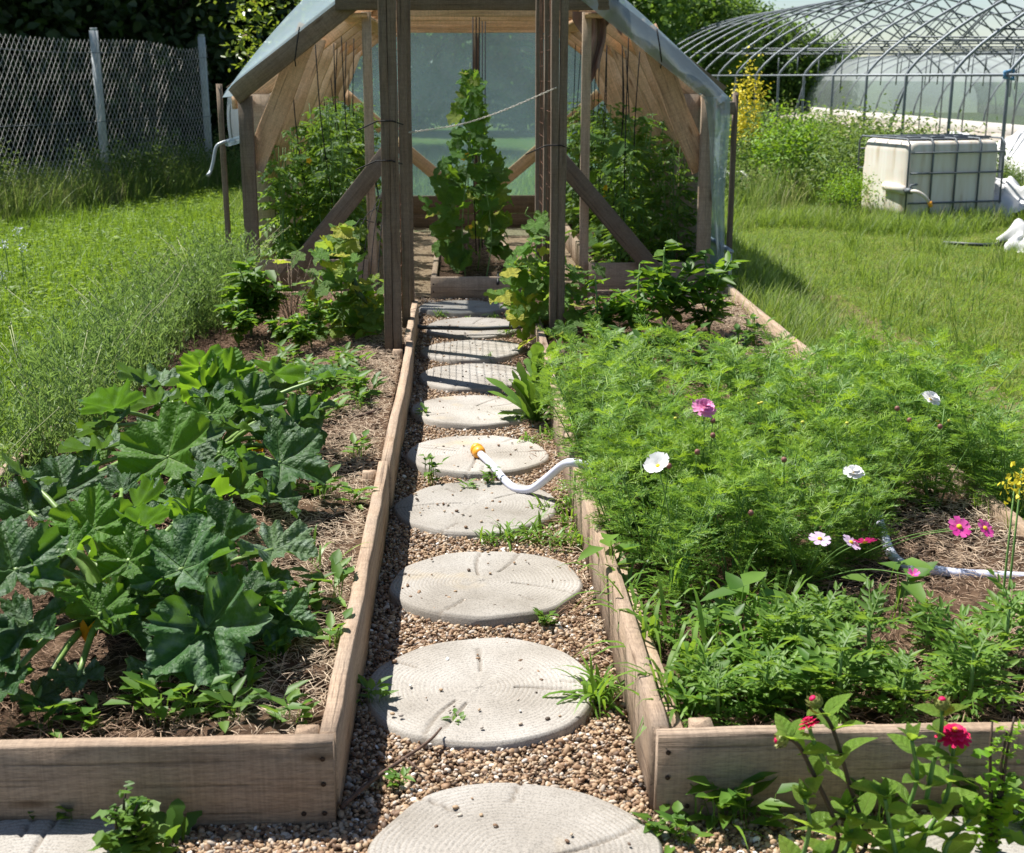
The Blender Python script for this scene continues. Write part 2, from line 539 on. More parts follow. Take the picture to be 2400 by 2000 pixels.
def concrete_mat():
    m, n, l = new_mat('slab_concrete')
    out = N(n, 'OutputMaterial')
    b = N(n, 'BsdfPrincipled')
    tc = N(n, 'TexCoord')
    oi = N(n, 'ObjectInfo')
    ad = N(n, 'VectorMath', operation='ADD')
    l.new(tc.outputs['Object'], ad.inputs[0])
    sc = N(n, 'VectorMath', operation='SCALE')
    cb = N(n, 'CombineXYZ')
    l.new(oi.outputs['Random'], cb.inputs[0])
    l.new(oi.outputs['Random'], cb.inputs[2])
    l.new(cb.outputs[0], sc.inputs[0])
    sc.inputs['Scale'].default_value = 20
    l.new(sc.outputs[0], ad.inputs[1])
    no = N(n, 'TexNoise')
    no.inputs['Scale'].default_value = 4.5
    no.inputs['Detail'].default_value = 8
    l.new(ad.outputs[0], no.inputs['Vector'])
    r = ramp(n, [(0.30, (0.235, 0.213, 0.182)), (0.5, (0.322, 0.300, 0.268)), (0.70, (0.395, 0.378, 0.350))])
    l.new(no.outputs['Fac'], r.inputs['Fac'])
    n2 = N(n, 'TexNoise')
    n2.inputs['Scale'].default_value = 240
    n2.inputs['Detail'].default_value = 2
    l.new(tc.outputs['Object'], n2.inputs['Vector'])
    r2 = ramp(n, [(0.3, (0.62,) * 3), (0.55, (1.05,) * 3)])
    l.new(n2.outputs['Fac'], r2.inputs['Fac'])
    c = mixc(n, l, 0.9, r.outputs['Color'], r2.outputs['Color'], 'MULTIPLY')
    n3 = N(n, 'TexNoise')
    n3.inputs['Scale'].default_value = 3.0
    n3.inputs['Detail'].default_value = 4
    l.new(ad.outputs[0], n3.inputs['Vector'])
    r3 = ramp(n, [(0.62, (0, 0, 0)), (0.74, (0.5,) * 3)])
    l.new(n3.outputs['Fac'], r3.inputs['Fac'])
    c = mixc(n, l, r3.outputs['Color'], c, (0.46, 0.36, 0.20))
    uvn = N(n, 'UVMap')
    sx = N(n, 'SeparateXYZ')
    l.new(uvn.outputs[0], sx.inputs[0])
    ring = math_(n, l, 'SINE', math_(n, l, 'MULTIPLY', sx.outputs[0], 2 * PI))
    rd = ramp(n, [(0.0, (0.82, 0.79, 0.75)), (0.30, (1, 1, 1))])
    l.new(math_(n, l, 'MULTIPLY_ADD', ring, 0.5, 0.5), rd.inputs['Fac'])
    n4 = N(n, 'TexNoise')
    n4.inputs['Scale'].default_value = 9.0
    l.new(ad.outputs[0], n4.inputs['Vector'])
    r4 = ramp(n, [(0.38, (0.15,) * 3), (0.6, (0.9,) * 3)])
    l.new(n4.outputs['Fac'], r4.inputs['Fac'])
    c = mixc(n, l, r4.outputs['Color'], c, mixc(n, l, 1.0, c, rd.outputs['Color'], 'MULTIPLY'))
    c = mixc(n, l, math_(n, l, 'MULTIPLY', sx.outputs[1], 0.7), c, (0.12, 0.095, 0.07))
    hv = N(n, 'HueSaturation')
    l.new(c, hv.inputs['Color'])
    l.new(math_(n, l, 'MULTIPLY_ADD', oi.outputs['Random'], 0.30, 0.85), hv.inputs['Value'])
    l.new(hv.outputs[0], b.inputs['Base Color'])
    b.inputs['Roughness'].default_value = 0.92
    b.inputs['Specular IOR Level'].default_value = 0.2
    bp = N(n, 'Bump')
    bp.inputs['Strength'].default_value = 0.4
    bp.inputs['Distance'].default_value = 0.002
    l.new(n2.outputs['Fac'], bp.inputs['Height'])
    l.new(bp.outputs[0], b.inputs['Normal'])
    l.new(b.outputs[0], out.inputs['Surface'])
    return m
M['concrete'] = concrete_mat()

M['soil'] = ground_mat('soil', [(0.3, (0.035, 0.022, 0.014)), (0.5, (0.10, 0.062, 0.040)), (0.7, (0.19, 0.125, 0.08))], 16, bump=1.0, dist=0.03)
M['gravelbase'] = ground_mat('gravel_bed', [(0.3, (0.07, 0.05, 0.035)), (0.5, (0.2, 0.14, 0.09)), (0.7, (0.34, 0.26, 0.18))], 90, bump=1.0, dist=0.01)
M['strawfloor'] = ground_mat('straw_floor', [(0.3, (0.16, 0.11, 0.07)), (0.5, (0.32, 0.24, 0.155)), (0.7, (0.45, 0.36, 0.25))], 40, bump=0.8, dist=0.015)
M['meadow'] = ground_mat('meadow', [(0.3, (0.035, 0.062, 0.012)), (0.55, (0.075, 0.12, 0.022)), (0.75, (0.14, 0.16, 0.045))], 9,
                         [(0.35, (0.05, 0.10, 0.018)), (0.65, (0.12, 0.13, 0.04))], 0.35, bump=0.6, dist=0.05)
M['bare'] = ground_mat('pale_bare_ground', [(0.3, (0.24, 0.21, 0.17)), (0.55, (0.38, 0.34, 0.29)), (0.75, (0.5, 0.46, 0.4))], 2.0, bump=0.4)

PEB = [(0.0, (0.05, 0.04, 0.032)), (0.14, (0.15, 0.088, 0.052)), (0.38, (0.27, 0.168, 0.098)), (0.60, (0.36, 0.25, 0.15)),
       (0.80, (0.42, 0.32, 0.22)), (0.9, (0.33, 0.29, 0.25)), (0.975, (0.52, 0.45, 0.37)), (0.992, (0.78, 0.75, 0.70))]
M['pebble'] = instmat('pebble', PEB, 0.6)
M['straw'] = instmat('straw', [(0.0, (0.13, 0.075, 0.05)), (0.35, (0.30, 0.19, 0.125)), (0.7, (0.44, 0.31, 0.215)), (0.95, (0.62, 0.50, 0.37))], 0.8)

GT = (0.32, 0.52, 0.02)
M['g_lush'] = leafmat('grass_lush', (0.047, 0.114, 0.012), (0.152, 0.264, 0.027), (0.392, 0.581, 0.030), 0.45, 0.5, rnd='inst', objvar=0)
M['g_mid'] = leafmat('grass_unmown', (0.074, 0.149, 0.018), (0.163, 0.248, 0.040), (0.414, 0.572, 0.057), 0.42, 0.55, c3=(0.296, 0.308, 0.127), p3=0.88, rnd='inst', objvar=0)
M['g_dry'] = leafmat('grass_mown', (0.089, 0.178, 0.021), (0.231, 0.297, 0.055), (0.493, 0.605, 0.081), 0.42, 0.6, c3=(0.375, 0.346, 0.149), p3=0.80, rnd='inst', objvar=0)
M['g_tall'] = leafmat('grass_tall', (0.065, 0.150, 0.022), (0.175, 0.265, 0.065), (0.38, 0.52, 0.08), 0.42, 0.55, c3=(0.42, 0.38, 0.20), p3=0.80, rnd='inst', objvar=0)
M['clover'] = leafmat('meadow_weed_leaf', (0.071, 0.167, 0.020), (0.190, 0.299, 0.035), (0.437, 0.581, 0.042), 0.45, 0.5, rnd='inst', objvar=0)
M['crab'] = leafmat('crabgrass', (0.075, 0.171, 0.022), (0.149, 0.275, 0.035), (0.414, 0.616, 0.040), 0.42, 0.42)
M['cosmos'] = leafmat('feathery_leaf', (0.081, 0.189, 0.027), (0.176, 0.313, 0.056), (0.383, 0.604, 0.050), 0.40, 0.5, c3=(0.272, 0.410, 0.037), p3=0.82)
M['cosmos_tip'] = leafmat('feathery_tip', (0.162, 0.302, 0.024), (0.263, 0.410, 0.036), (0.455, 0.648, 0.036), 0.45, 0.5)
M['marigold'] = leafmat('ferny_leaf', (0.078, 0.171, 0.026), (0.162, 0.283, 0.046), (0.408, 0.614, 0.050), 0.42, 0.5)
M['flax'] = leafmat('greygreen_blade', (0.090, 0.168, 0.048), (0.174, 0.269, 0.085), (0.336, 0.515, 0.085), 0.38, 0.5, c3=(0.291, 0.336, 0.114), p3=0.9)
M['pepper'] = leafmat('pepper_leaf', (0.048, 0.132, 0.014), (0.127, 0.241, 0.022), (0.391, 0.632, 0.030), 0.40, 0.5, spec=0.3)
M['tomato'] = leafmat('tomato_leaf', (0.065, 0.150, 0.024), (0.138, 0.246, 0.040), (0.425, 0.624, 0.050), 0.42, 0.5, c3=(0.275, 0.312, 0.040), p3=0.93)
M['weed'] = leafmat('weed_leaf', (0.063, 0.151, 0.022), (0.132, 0.241, 0.036), (0.345, 0.560, 0.040), 0.38, 0.5)
M['bushweed'] = leafmat('field_weed_leaf', (0.067, 0.132, 0.026), (0.140, 0.215, 0.055), (0.336, 0.462, 0.060), 0.36, 0.6, c3=(0.336, 0.330, 0.160), p3=0.9)
M['brightbush'] = leafmat('bright_bush_leaf', (0.10, 0.24, 0.012), (0.20, 0.36, 0.02), (0.42, 0.62, 0.03), 0.42, 0.5)
M['yellowflow'] = leafmat('yellow_blossom', (0.55, 0.46, 0.03), (0.78, 0.68, 0.06), (0.8, 0.7, 0.05), 0.3, 0.6)
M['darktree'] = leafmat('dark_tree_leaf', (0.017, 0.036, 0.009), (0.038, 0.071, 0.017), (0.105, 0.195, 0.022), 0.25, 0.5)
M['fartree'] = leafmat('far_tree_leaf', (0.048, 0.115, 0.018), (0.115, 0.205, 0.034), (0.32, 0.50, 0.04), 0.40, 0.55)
M['neartree'] = leafmat('fruit_tree_leaf', (0.085, 0.150, 0.018), (0.19, 0.27, 0.035), (0.45, 0.56, 0.04), 0.42, 0.35, c3=(0.26, 0.11, 0.05), p3=0.95, spec=0.5)
M['bark'] = plain('bark', (0.05, 0.038, 0.028), 0.95, 0, 0.35, 8, 0.8)
M['stem'] = plain('green_stem', (0.13, 0.24, 0.06), 0.5, 0, 0.2, 20)
M['petiole'] = plain('pale_green_stalk', (0.17, 0.27, 0.07), 0.45, 0, 0.25, 25, 0.2)
M['stem_dark'] = plain('purple_brown_stem', (0.07, 0.045, 0.03), 0.6, 0, 0.25, 20)
M['drystalk'] = plain('dry_stalk', (0.22, 0.16, 0.12), 0.9, 0, 0.3, 20)
M['twig'] = plain('twig_bark', (0.10, 0.062, 0.045), 0.9, 0, 0.4, 40, 0.6)
M['zuc'] = veinleaf('squash_leaf', (0.020, 0.064, 0.015), (0.044, 0.112, 0.026), (0.12, 0.22, 0.07), (0.24, 0.50, 0.02), 0.30, 0.56, 6.0, silver=0.45)
M['zuc_pale'] = veinleaf('squash_leaf_silvered', (0.046, 0.092, 0.034), (0.074, 0.132, 0.050), (0.14, 0.22, 0.10), (0.22, 0.44, 0.03), 0.24, 0.58, 6.0, silver=0.6)
M['zuc_new'] = veinleaf('squash_leaf_young', (0.055, 0.150, 0.018), (0.090, 0.210, 0.025), (0.22, 0.36, 0.08), (0.36, 0.62, 0.02), 0.42, 0.56, 6.0)
M['cuke'] = veinleaf('cucumber_leaf', (0.071, 0.184, 0.030), (0.132, 0.276, 0.042), (0.230, 0.391, 0.090), (0.483, 0.736, 0.030), 0.46, 0.45, 5.0, yellow=0.08, scale=2)
M['cuke_y'] = veinleaf('cucumber_leaf_yellowing', (0.080, 0.175, 0.040), (0.150, 0.255, 0.060), (0.26, 0.38, 0.12), (0.46, 0.62, 0.05), 0.44, 0.45, 5.0, yellow=0.30, scale=2)
M['cuke_d'] = veinleaf('cucumber_leaf_dark', (0.054, 0.138, 0.024), (0.102, 0.210, 0.036), (0.192, 0.324, 0.070), (0.408, 0.648, 0.030), 0.42, 0.45, 5.0, yellow=0.08, scale=2)
M['zinnia'] = veinleaf('zinnia_leaf', (0.143, 0.270, 0.040), (0.220, 0.367, 0.060), (0.352, 0.475, 0.140), (0.550, 0.756, 0.060), 0.48, 0.40, 5.0, scale=3)
M['orangeflower'] = leafmat('squash_blossom', (0.75, 0.30, 0.01), (0.85, 0.42, 0.02), (0.9, 0.5, 0.02), 0.35, 0.6)
M['pet_white'] = leafmat('white_petal', (0.80, 0.80, 0.80), (0.86, 0.86, 0.85), (0.9, 0.9, 0.88), 0.25, 0.6, objvar=0)
M['pet_pink'] = leafmat('pink_petal', (0.78, 0.22, 0.50), (0.85, 0.42, 0.66), (0.9, 0.35, 0.6), 0.25, 0.6, objvar=0)
M['pet_lav'] = leafmat('lavender_petal', (0.62, 0.46, 0.66), (0.74, 0.60, 0.76), (0.8, 0.6, 0.8), 0.25, 0.6, objvar=0)
M['pet_mag'] = leafmat('magenta_petal', (0.62, 0.02, 0.16), (0.74, 0.03, 0.24), (0.8, 0.05, 0.3), 0.25, 0.6, objvar=0)
M['pet_hot'] = leafmat('hot_pink_petal', (0.62, 0.03, 0.30), (0.76, 0.16, 0.48), (0.85, 0.2, 0.5), 0.25, 0.6, objvar=0)
M['pet_crim'] = leafmat('crimson_petal', (0.56, 0.003, 0.075), (0.70, 0.008, 0.12), (0.85, 0.02, 0.14), 0.25, 0.6, objvar=0)
M['yel'] = plain('yellow_floret', (0.75, 0.48, 0.02), 0.8, 0, 0.2, 200)
M['budred'] = plain('reddish_bud', (0.22, 0.09, 0.07), 0.6, 0, 0.3, 100)
M['budgreen'] = plain('scaly_green_bud', (0.20, 0.22, 0.06), 0.6, 0, 0.4, 150)
M['cucumber'] = plain('cucumber_skin', (0.025, 0.065, 0.015), 0.45, 0, 0.35, 60, 0.4)
M['irispetal'] = leafmat('pale_iris_petal', (0.62, 0.66, 0.74), (0.75, 0.78, 0.82), (0.7, 0.75, 0.85), 0.3, 0.6, objvar=0)

# ------------------------------------------------------------------ mesh helpers
def mesh_np(name, V, T, mat=None, smooth=False, uv=None, mats=None, midx=None):
    V = np.asarray(V, dtype=np.float32).reshape(-1, 3)
    T = np.asarray(T, dtype=np.int32).reshape(-1, 3)
    me = bpy.data.meshes.new(name)
    me.vertices.add(len(V))
    me.vertices.foreach_set('co', V.ravel())
    me.loops.add(len(T) * 3)
    me.loops.foreach_set('vertex_index', T.ravel())
    me.polygons.add(len(T))
    me.polygons.foreach_set('loop_start', np.arange(0, len(T) * 3, 3, dtype=np.int32))
    if smooth:
        me.polygons.foreach_set('use_smooth', np.ones(len(T), dtype=bool))
    if uv is not None:
        ul = me.uv_layers.new(name='UVMap')
        ul.data.foreach_set('uv', np.asarray(uv, dtype=np.float32)[T.ravel()].ravel())
    if mats:
        for mm in mats:
            me.materials.append(mm)
        me.polygons.foreach_set('material_index', np.asarray(midx, dtype=np.int32))
    elif mat:
        me.materials.append(mat)
    me.update(calc_edges=True)
    return me

class Acc:
    def __init__(s):
        s.V = []; s.T = []; s.n = 0; s.mi = []; s.cur = 0
    def add(s, V, T):
        V = np.asarray(V, dtype=float).reshape(-1, 3)
        T = np.asarray(T, dtype=int).reshape(-1, 3)
        s.V.append(V); s.T.append(T + s.n); s.n += len(V)
        s.mi.append(np.full(len(T), s.cur))
        return s
    def box(s, c, d):
        x, y, z = [q / 2 for q in d]
        V = np.array([(a, b, e) for a in (-x, x) for b in (-y, y) for e in (-z, z)]) + np.array(c)
        T = [(0,1,3),(0,3,2),(4,6,7),(4,7,5),(0,4,5),(0,5,1),(2,3,7),(2,7,6),(0,2,6),(0,6,4),(1,5,7),(1,7,3)]
        return s.add(V, T)
    def tube(s, pts, rad, n=6, cap=True):
        pts = [Vector(p) for p in pts]
        K = len(pts)
        rads = rad if hasattr(rad, '__len__') else [rad] * K
        V = []
        prev = None
        for i, p in enumerate(pts):
            t = (pts[min(i + 1, K - 1)] - pts[max(i - 1, 0)])
            if t.length < 1e-9:
                t = Vector((0, 0, 1))
            t.normalize()
            if prev is None:
                a = Vector((0, 0, 1)) if abs(t.z) < 0.9 else Vector((1, 0, 0))
                u = t.cross(a).normalized()
            else:
                u = (prev - t * prev.dot(t)).normalized()
            prev = u
            w = t.cross(u)
            for k in range(n):
                an = 2 * PI * k / n
                V.append(p + (u * math.cos(an) + w * math.sin(an)) * rads[i])
        T = []
        for i in range(K - 1):
            for k in range(n):
                a, b = i * n + k, i * n + (k + 1) % n
                T += [(a, b, b + n), (a, b + n, a + n)]
        if cap:
            for k in range(1, n - 1):
                T.append((0, k + 1, k))
                o = (K - 1) * n
                T.append((o, o + k, o + k + 1))
        return s.add([tuple(v) for v in V], T)
    def leaves(s, pos, dr, up, L, Wd, droop=0.15):
        V, T = leaves_np(pos, dr, up, L, Wd, droop)
        return s.add(V, T)
    def strip(s, pts, w, side):
        """flat tapering strip along pts; w per point"""
        pts = np.asarray(pts, float); K = len(pts)
        w = np.asarray(w, float).reshape(-1, 1); side = np.asarray(side, float)
        V = np.concatenate([pts - side * w / 2, pts + side * w / 2])
        T = []
        for i in range(K - 1):
            T += [(i, i + 1, K + i + 1), (i, K + i + 1, K + i)]
        return s.add(V, T)
    def mesh(s, name, mat=None, smooth=False, mats=None):
        V = np.concatenate(s.V); T = np.concatenate(s.T)
        return mesh_np(name, V, T, mat, smooth, None, mats, np.concatenate(s.mi) if mats else None)

def unit(a):
    return a / np.maximum(np.linalg.norm(a, axis=-1, keepdims=True), 1e-9)
def leaves_np(pos, dr, up, L, Wd, droop=0.15):
    pos = np.asarray(pos, float); dr = unit(np.asarray(dr, float)); up = np.asarray(up, float)
    n = len(pos)
    L = np.broadcast_to(np.asarray(L, float).reshape(-1, 1), (n, 1)); Wd = np.broadcast_to(np.asarray(Wd, float).reshape(-1, 1), (n, 1))
    side = unit(np.cross(dr, up)); nm = unit(np.cross(side, dr))
    b = pos
    l1 = pos + dr * .32 * L - side * .5 * Wd + nm * .05 * L
    r1 = pos + dr * .32 * L + side * .5 * Wd + nm * .05 * L
    l2 = pos + dr * .70 * L - side * .34 * Wd + nm * (.03 - droop * .45) * L
    r2 = pos + dr * .70 * L + side * .34 * Wd + nm * (.03 - droop * .45) * L
    t = pos + dr * L - nm * droop * L
    m = pos + dr * .45 * L - nm * (.05 + droop * .2) * L
    V = np.stack([b, r1, r2, t, l2, l1, m], axis=1).reshape(-1, 3)
    base = np.arange(n)[:, None, None] * 7
    T = (np.array([(0,1,6),(1,2,6),(2,3,6),(3,4,6),(4,5,6),(5,0,6)])[None] + base).reshape(-1, 3)
    return V, T
def rand_dirs(n, zlo=-1, zhi=1, rng=RNG):
    z = rng.uniform(zlo, zhi, n); a = rng.uniform(0, 2 * PI, n); r = np.sqrt(1 - z * z)
    return np.stack([r * np.cos(a), r * np.sin(a), z], 1)

# ------------------------------------------------------------------ object helpers
def obj(name, me, parent=None, loc=(0, 0, 0), rot=(0, 0, 0), scale=None, mat4=None):
    o = bpy.data.objects.new(name, me)
    COL.objects.link(o)
    if parent is not None:
        o.parent = parent
    if mat4 is not None:
        o.matrix_local = mat4
    else:
        o.location = loc
        o.rotation_euler = rot
        if scale is not None:
            o.scale = (scale,) * 3 if not hasattr(scale, '__len__') else scale
    return o
def tag(o, label=None, cat=None, group=None, kind=None):
    if label: o['label'] = label
    if cat: o['category'] = cat
    if group: o['group'] = group
    if kind: o['kind'] = kind
    return o
def thing(name, label, cat, loc=(0, 0, 0), rz=0.0, group=None, scale=1.0, tilt=(0, 0)):
    o = bpy.data.objects.new(name, None)
    COL.objects.link(o)
    o.empty_display_size = 0.1
    o.location = loc
    o.rotation_euler = (tilt[0], tilt[1], rz)
    o.scale = (scale,) * 3
    return tag(o, label, cat, group)
def wloc(p):
    v = Vector((0, 0, 0))
    while p is not None:
        v = v + p.location
        p = p.parent
    return v
def frame_axes(a, b, up):
    x = (b - a).normalized()
    z = (up - x * up.dot(x)).normalized()
    y = z.cross(x)
    return Matrix((x, y, z)).transposed()
def board_mesh(L, w, h, mat, seg=6, warp=0.002, ch=0.004, seed=0):
    """plank: length along x, w along y, h along z, edges eased, faces slightly wavy"""
    rr = random.Random(seed)
    prof = []
    y, z = w / 2, h / 2
    c = min(ch, w * .2, h * .2)
    prof = [(-y + c, -z), (y - c, -z), (y, -z + c), (y, z - c), (y - c, z), (-y + c, z), (-y, z - c), (-y, -z + c)]
    V = []
    wy = wz = 0
    for i in range(seg + 1):
        wy += rr.uniform(-warp, warp); wz += rr.uniform(-warp, warp)
        wy *= .8; wz *= .8
        for (py, pz) in prof:
            V.append((-L / 2 + L * i / seg, py + wy + rr.uniform(-warp, warp) * .35, pz + wz + rr.uniform(-warp, warp) * .35))
    T = []
    for i in range(seg):
        for k in range(8):
            a, b = i * 8 + k, i * 8 + (k + 1) % 8
            T += [(a, a + 8, b + 8), (a, b + 8, b)]
    for k in range(1, 7):
        T.append((0, k, k + 1))
        o = seg * 8
        T.append((o, o + k + 1, o + k))
    return mesh_np('plank', V, T, mat)
_bs = [0]
def board(name, a, b, w, h, mat, parent=None, up=(0, 0, 1), seg=6, warp=0.002, ch=0.004):
    """plank from world point a to b (centre line); w sideways, h along up"""
    _bs[0] += 1
    a = Vector(a); b = Vector(b)
    me = board_mesh((b - a).length, w, h, mat, seg, warp, ch, _bs[0])
    m3 = frame_axes(a, b, Vector(up))
    mm = m3.to_4x4()
    mm.translation = (a + b) / 2 - (wloc(parent) if parent else Vector((0, 0, 0)))
    return obj(name, me, parent, mat4=mm)
def wtube(name, pts, rad, mat, parent=None, n=6):
    off = wloc(parent) if parent else Vector((0, 0, 0))
    p0 = Vector(pts[0]) if parent is None else off
    ac = Acc().tube([Vector(p) - p0 for p in pts], rad, n)
    o = obj(name, ac.mesh(name, mat, True), parent, loc=(p0 - off) if parent else p0)
    return o
def curve_pts(ctrl, n=24):
    """Catmull-Rom through control points"""
    P = [Vector(c) for c in ctrl]
    P = [P[0] * 2 - P[1]] + P + [P[-1] * 2 - P[-2]]
    out = []
    segs = len(P) - 3
    per = max(2, n // segs)
    for i in range(segs):
        p0, p1, p2, p3 = P[i:i + 4]
        for k in range(per):
            t = k / per
            out.append(0.5 * ((2 * p1) + (p2 - p0) * t + (2 * p0 - 5 * p1 + 4 * p2 - p3) * t * t + (3 * p1 - p0 - 3 * p2 + p3) * t ** 3))
    out.append(P[-2])
    return out

# geometry-node scatter for uncountable stuff (gravel, grass, straw)
def scatter(name, label, pts, rots, scls, srcs, cat='', seed=1):
    rng = np.random.default_rng(seed)
    n = len(pts)
    me = bpy.data.meshes.new(name)
    me.vertices.add(n)
    me.vertices.foreach_set('co', np.asarray(pts, np.float32).ravel())
    def attr(nm, ty, arr, key):
        a = me.attributes.new(nm, ty, 'POINT')
        a.data.foreach_set(key, arr)
    attr('rot', 'FLOAT_VECTOR', np.asarray(rots, np.float32).ravel(), 'vector')
    attr('scl', 'FLOAT', np.asarray(scls, np.float32).ravel(), 'value')
    attr('rnd', 'FLOAT', rng.random(n).astype(np.float32), 'value')
    attr('idx', 'INT', rng.integers(0, len(srcs), n).astype(np.int32), 'value')
    o = bpy.data.objects.new(name, me)
    COL.objects.link(o)
    ng = bpy.data.node_groups.new(name + '_nodes', 'GeometryNodeTree')
    ng.interface.new_socket('Geometry', in_out='INPUT', socket_type='NodeSocketGeometry')
    ng.interface.new_socket('Geometry', in_out='OUTPUT', socket_type='NodeSocketGeometry')
    gi = ng.nodes.new('NodeGroupInput'); go = ng.nodes.new('NodeGroupOutput')
    ip = ng.nodes.new('GeometryNodeInstanceOnPoints')
    jn = ng.nodes.new('GeometryNodeJoinGeometry')
    for sm in reversed(srcs):
        so = bpy.data.objects.new(sm.name, sm)
        oi = ng.nodes.new('GeometryNodeObjectInfo')
        oi.inputs['Object'].default_value = so
        oi.inputs['As Instance'].default_value = True
        ng.links.new(oi.outputs['Geometry'], jn.inputs[0])
    def named(nm, ty):
        a = ng.nodes.new('GeometryNodeInputNamedAttribute')
        a.data_type = ty
        a.inputs['Name'].default_value = nm
        return a.outputs['Attribute']
    ng.links.new(gi.outputs[0], ip.inputs['Points'])
    ng.links.new(jn.outputs[0], ip.inputs['Instance'])
    ip.inputs['Pick Instance'].default_value = True
    ng.links.new(named('idx', 'INT'), ip.inputs['Instance Index'])
    ng.links.new(named('rot', 'FLOAT_VECTOR'), ip.inputs['Rotation'])
    ng.links.new(named('scl', 'FLOAT'), ip.inputs['Scale'])
    ng.links.new(ip.outputs[0], go.inputs[0])
    md = o.modifiers.new('scatter', 'NODES')
    md.node_group = ng
    return tag(o, label, cat, None, 'stuff')

# ------------------------------------------------------------------ setting: ground sheets
def sheet(name, x0, x1, y0, y1, z, mat, nx=2, ny=2, bump=0.0, seed=0, label=None, freq=3.0):
    rng = np.random.default_rng(seed)
    xs = np.linspace(x0, x1, nx); ys = np.linspace(y0, y1, ny)
    X, Y = np.meshgrid(xs, ys)
    Z = np.full_like(X, z)
    if bump:
        for k in range(7):
            a = rng.uniform(0, 2 * PI); fr = freq * (1 + k * .9); ph = rng.uniform(0, 6)
            Z += bump / (1 + k * .6) * np.sin((X * math.cos(a) + Y * math.sin(a)) * fr * 2 + ph) * .5
        Z += rng.normal(0, bump * .25, Z.shape)
    V = np.stack([X, Y, Z], -1).reshape(-1, 3)
    i = np.arange(ny - 1)[:, None] * nx + np.arange(nx - 1)[None]
    i = i.ravel()
    T = np.concatenate([np.stack([i, i + 1, i + nx + 1], 1), np.stack([i, i + nx + 1, i + nx], 1)])
    o = obj(name, mesh_np(name, V, T, mat, True))
    tag(o, label, None, None, 'structure')
    return o, Z, xs, ys
LX0, LX1 = -1.70, -0.28            # left bed
RX0, RX1 = 0.405, 1.81             # right bed
BY0, BY1 = 2.575, 9.0
sheet('meadow', -600, 600, -60, 900, -0.012, M['meadow'])
sheet('gravel_path', -2.6, 2.8, 1.6, 9.7, 0.0, M['gravelbase'], 40, 60, 0.003, 3)
sheet('greenhouse_floor', -1.5, 1.75, 9.7, 14.3, 0.004, M['strawfloor'], 30, 40, 0.012, 5)
sheet('bed_soil', LX0, LX1 - .045, BY0 + .04, BY1, 0.135, M['soil'], 80, 300, 0.020, 7)
sheet('bed_soil', RX0 + .045, RX1, BY0 + .04, BY1, 0.135, M['soil'], 80, 300, 0.020, 8)
sheet('bare_ground', 12.6, 15.2, 14, 62, 0.01, M['bare'], 20, 60, 0.10, 9)
def soil_z(x, y):
    return 0.14

# ------------------------------------------------------------------ raised beds
def nail_mesh():
    ac = Acc()
    ac.tube([(0, 0, 0), (0, -0.0025, 0)], [0.006, 0.005], 8)
    return ac.mesh('nail', M['nail'])
NAIL = nail_mesh()
def bed(name, label, xs_path, x_far, side):
    t = thing(name, label, 'raised bed', (xs_path, BY0, 0))
    H = 0.205
    y = BY0 + .02
    if side < 0:
        board('front_board', (x_far, y, H / 2), (xs_path - .008, y, H / 2), .040, H, M['wood_bed'], t, seg=14, warp=.0025, ch=.004)
    else:
        board('front_board', (xs_path + .008, y, H / 2), (x_far, y, H / 2), .040, H - .004, M['wood_bed'], t, seg=14, warp=.0025, ch=.004)
    ends = [BY0 + .042, 4.72, 7.05, 8.35] if side < 0 else [BY0 + .042, 4.05, 6.25, 8.1]
    for i in range(3):
        dx = [0, .006, -.004][i] * side * -1
        xx = xs_path + side * .019 + dx
        zz = [0, -.006, .004][i]
        board('side_board', (xx, ends[i] + .003, H / 2 + zz), (xx + (.004 if i else 0), ends[i + 1] - .003, H / 2 + zz), .038, H, M['wood_bed'], t, seg=16, warp=.003)
    if side > 0:   # the path side is doubled by an inner plank
        board('inner_board', (xs_path + .062, BY0 + .045, .088), (xs_path + .060, 4.6, .088), .042, .176, M['wood_bed'], t, seg=12, warp=.003)
    xo = x_far
    board('outer_board', (xo, BY0 + .045, .09), (xo, 6.2, .09), .038, .18, M['wood_bed'], t, seg=16, warp=.003)
    board('outer_board', (xo - .01 * side, 6.21, .10), (xo + .01, BY1 - .02, .10), .038, .19, M['wood_bed'], t, seg=16, warp=.003)
    board('back_board', (xs_path + side * .06, BY1, .08), (x_far - side * .02, BY1, .08), .036, .16, M['wood_bed'], t, seg=10)
    for sy in (BY0 + .075, 4.66, 6.9):
        sx = xs_path + side * (.070 if side < 0 else .115)
        board('corner_stake', (sx, sy, -.02), (sx, sy, .195 if sy < 3 else .18), .05, .048, M['wood_bed'], t, up=(0, 1, 0), seg=3)
    base = t.location
    for zz in (.035, .105, .165):
        for k in range(2):
            if side > 0 and k == 1 and zz > .15: continue
            nx = (xs_path + side * (.030 + .045 * k * (zz < .05)))
            if k == 1 and zz >= .05: continue
            obj('nail', NAIL, t, loc=Vector((nx, BY0 - .0022, zz)) - base)
    return t
bed('raised_bed', 'weathered plank raised bed left of the gravel path, holding squash plants', LX0 * 0 + LX1, LX0, -1)
bed('raised_bed', 'weathered plank raised bed right of the gravel path, full of feathery cosmos', RX0, RX1, 1)

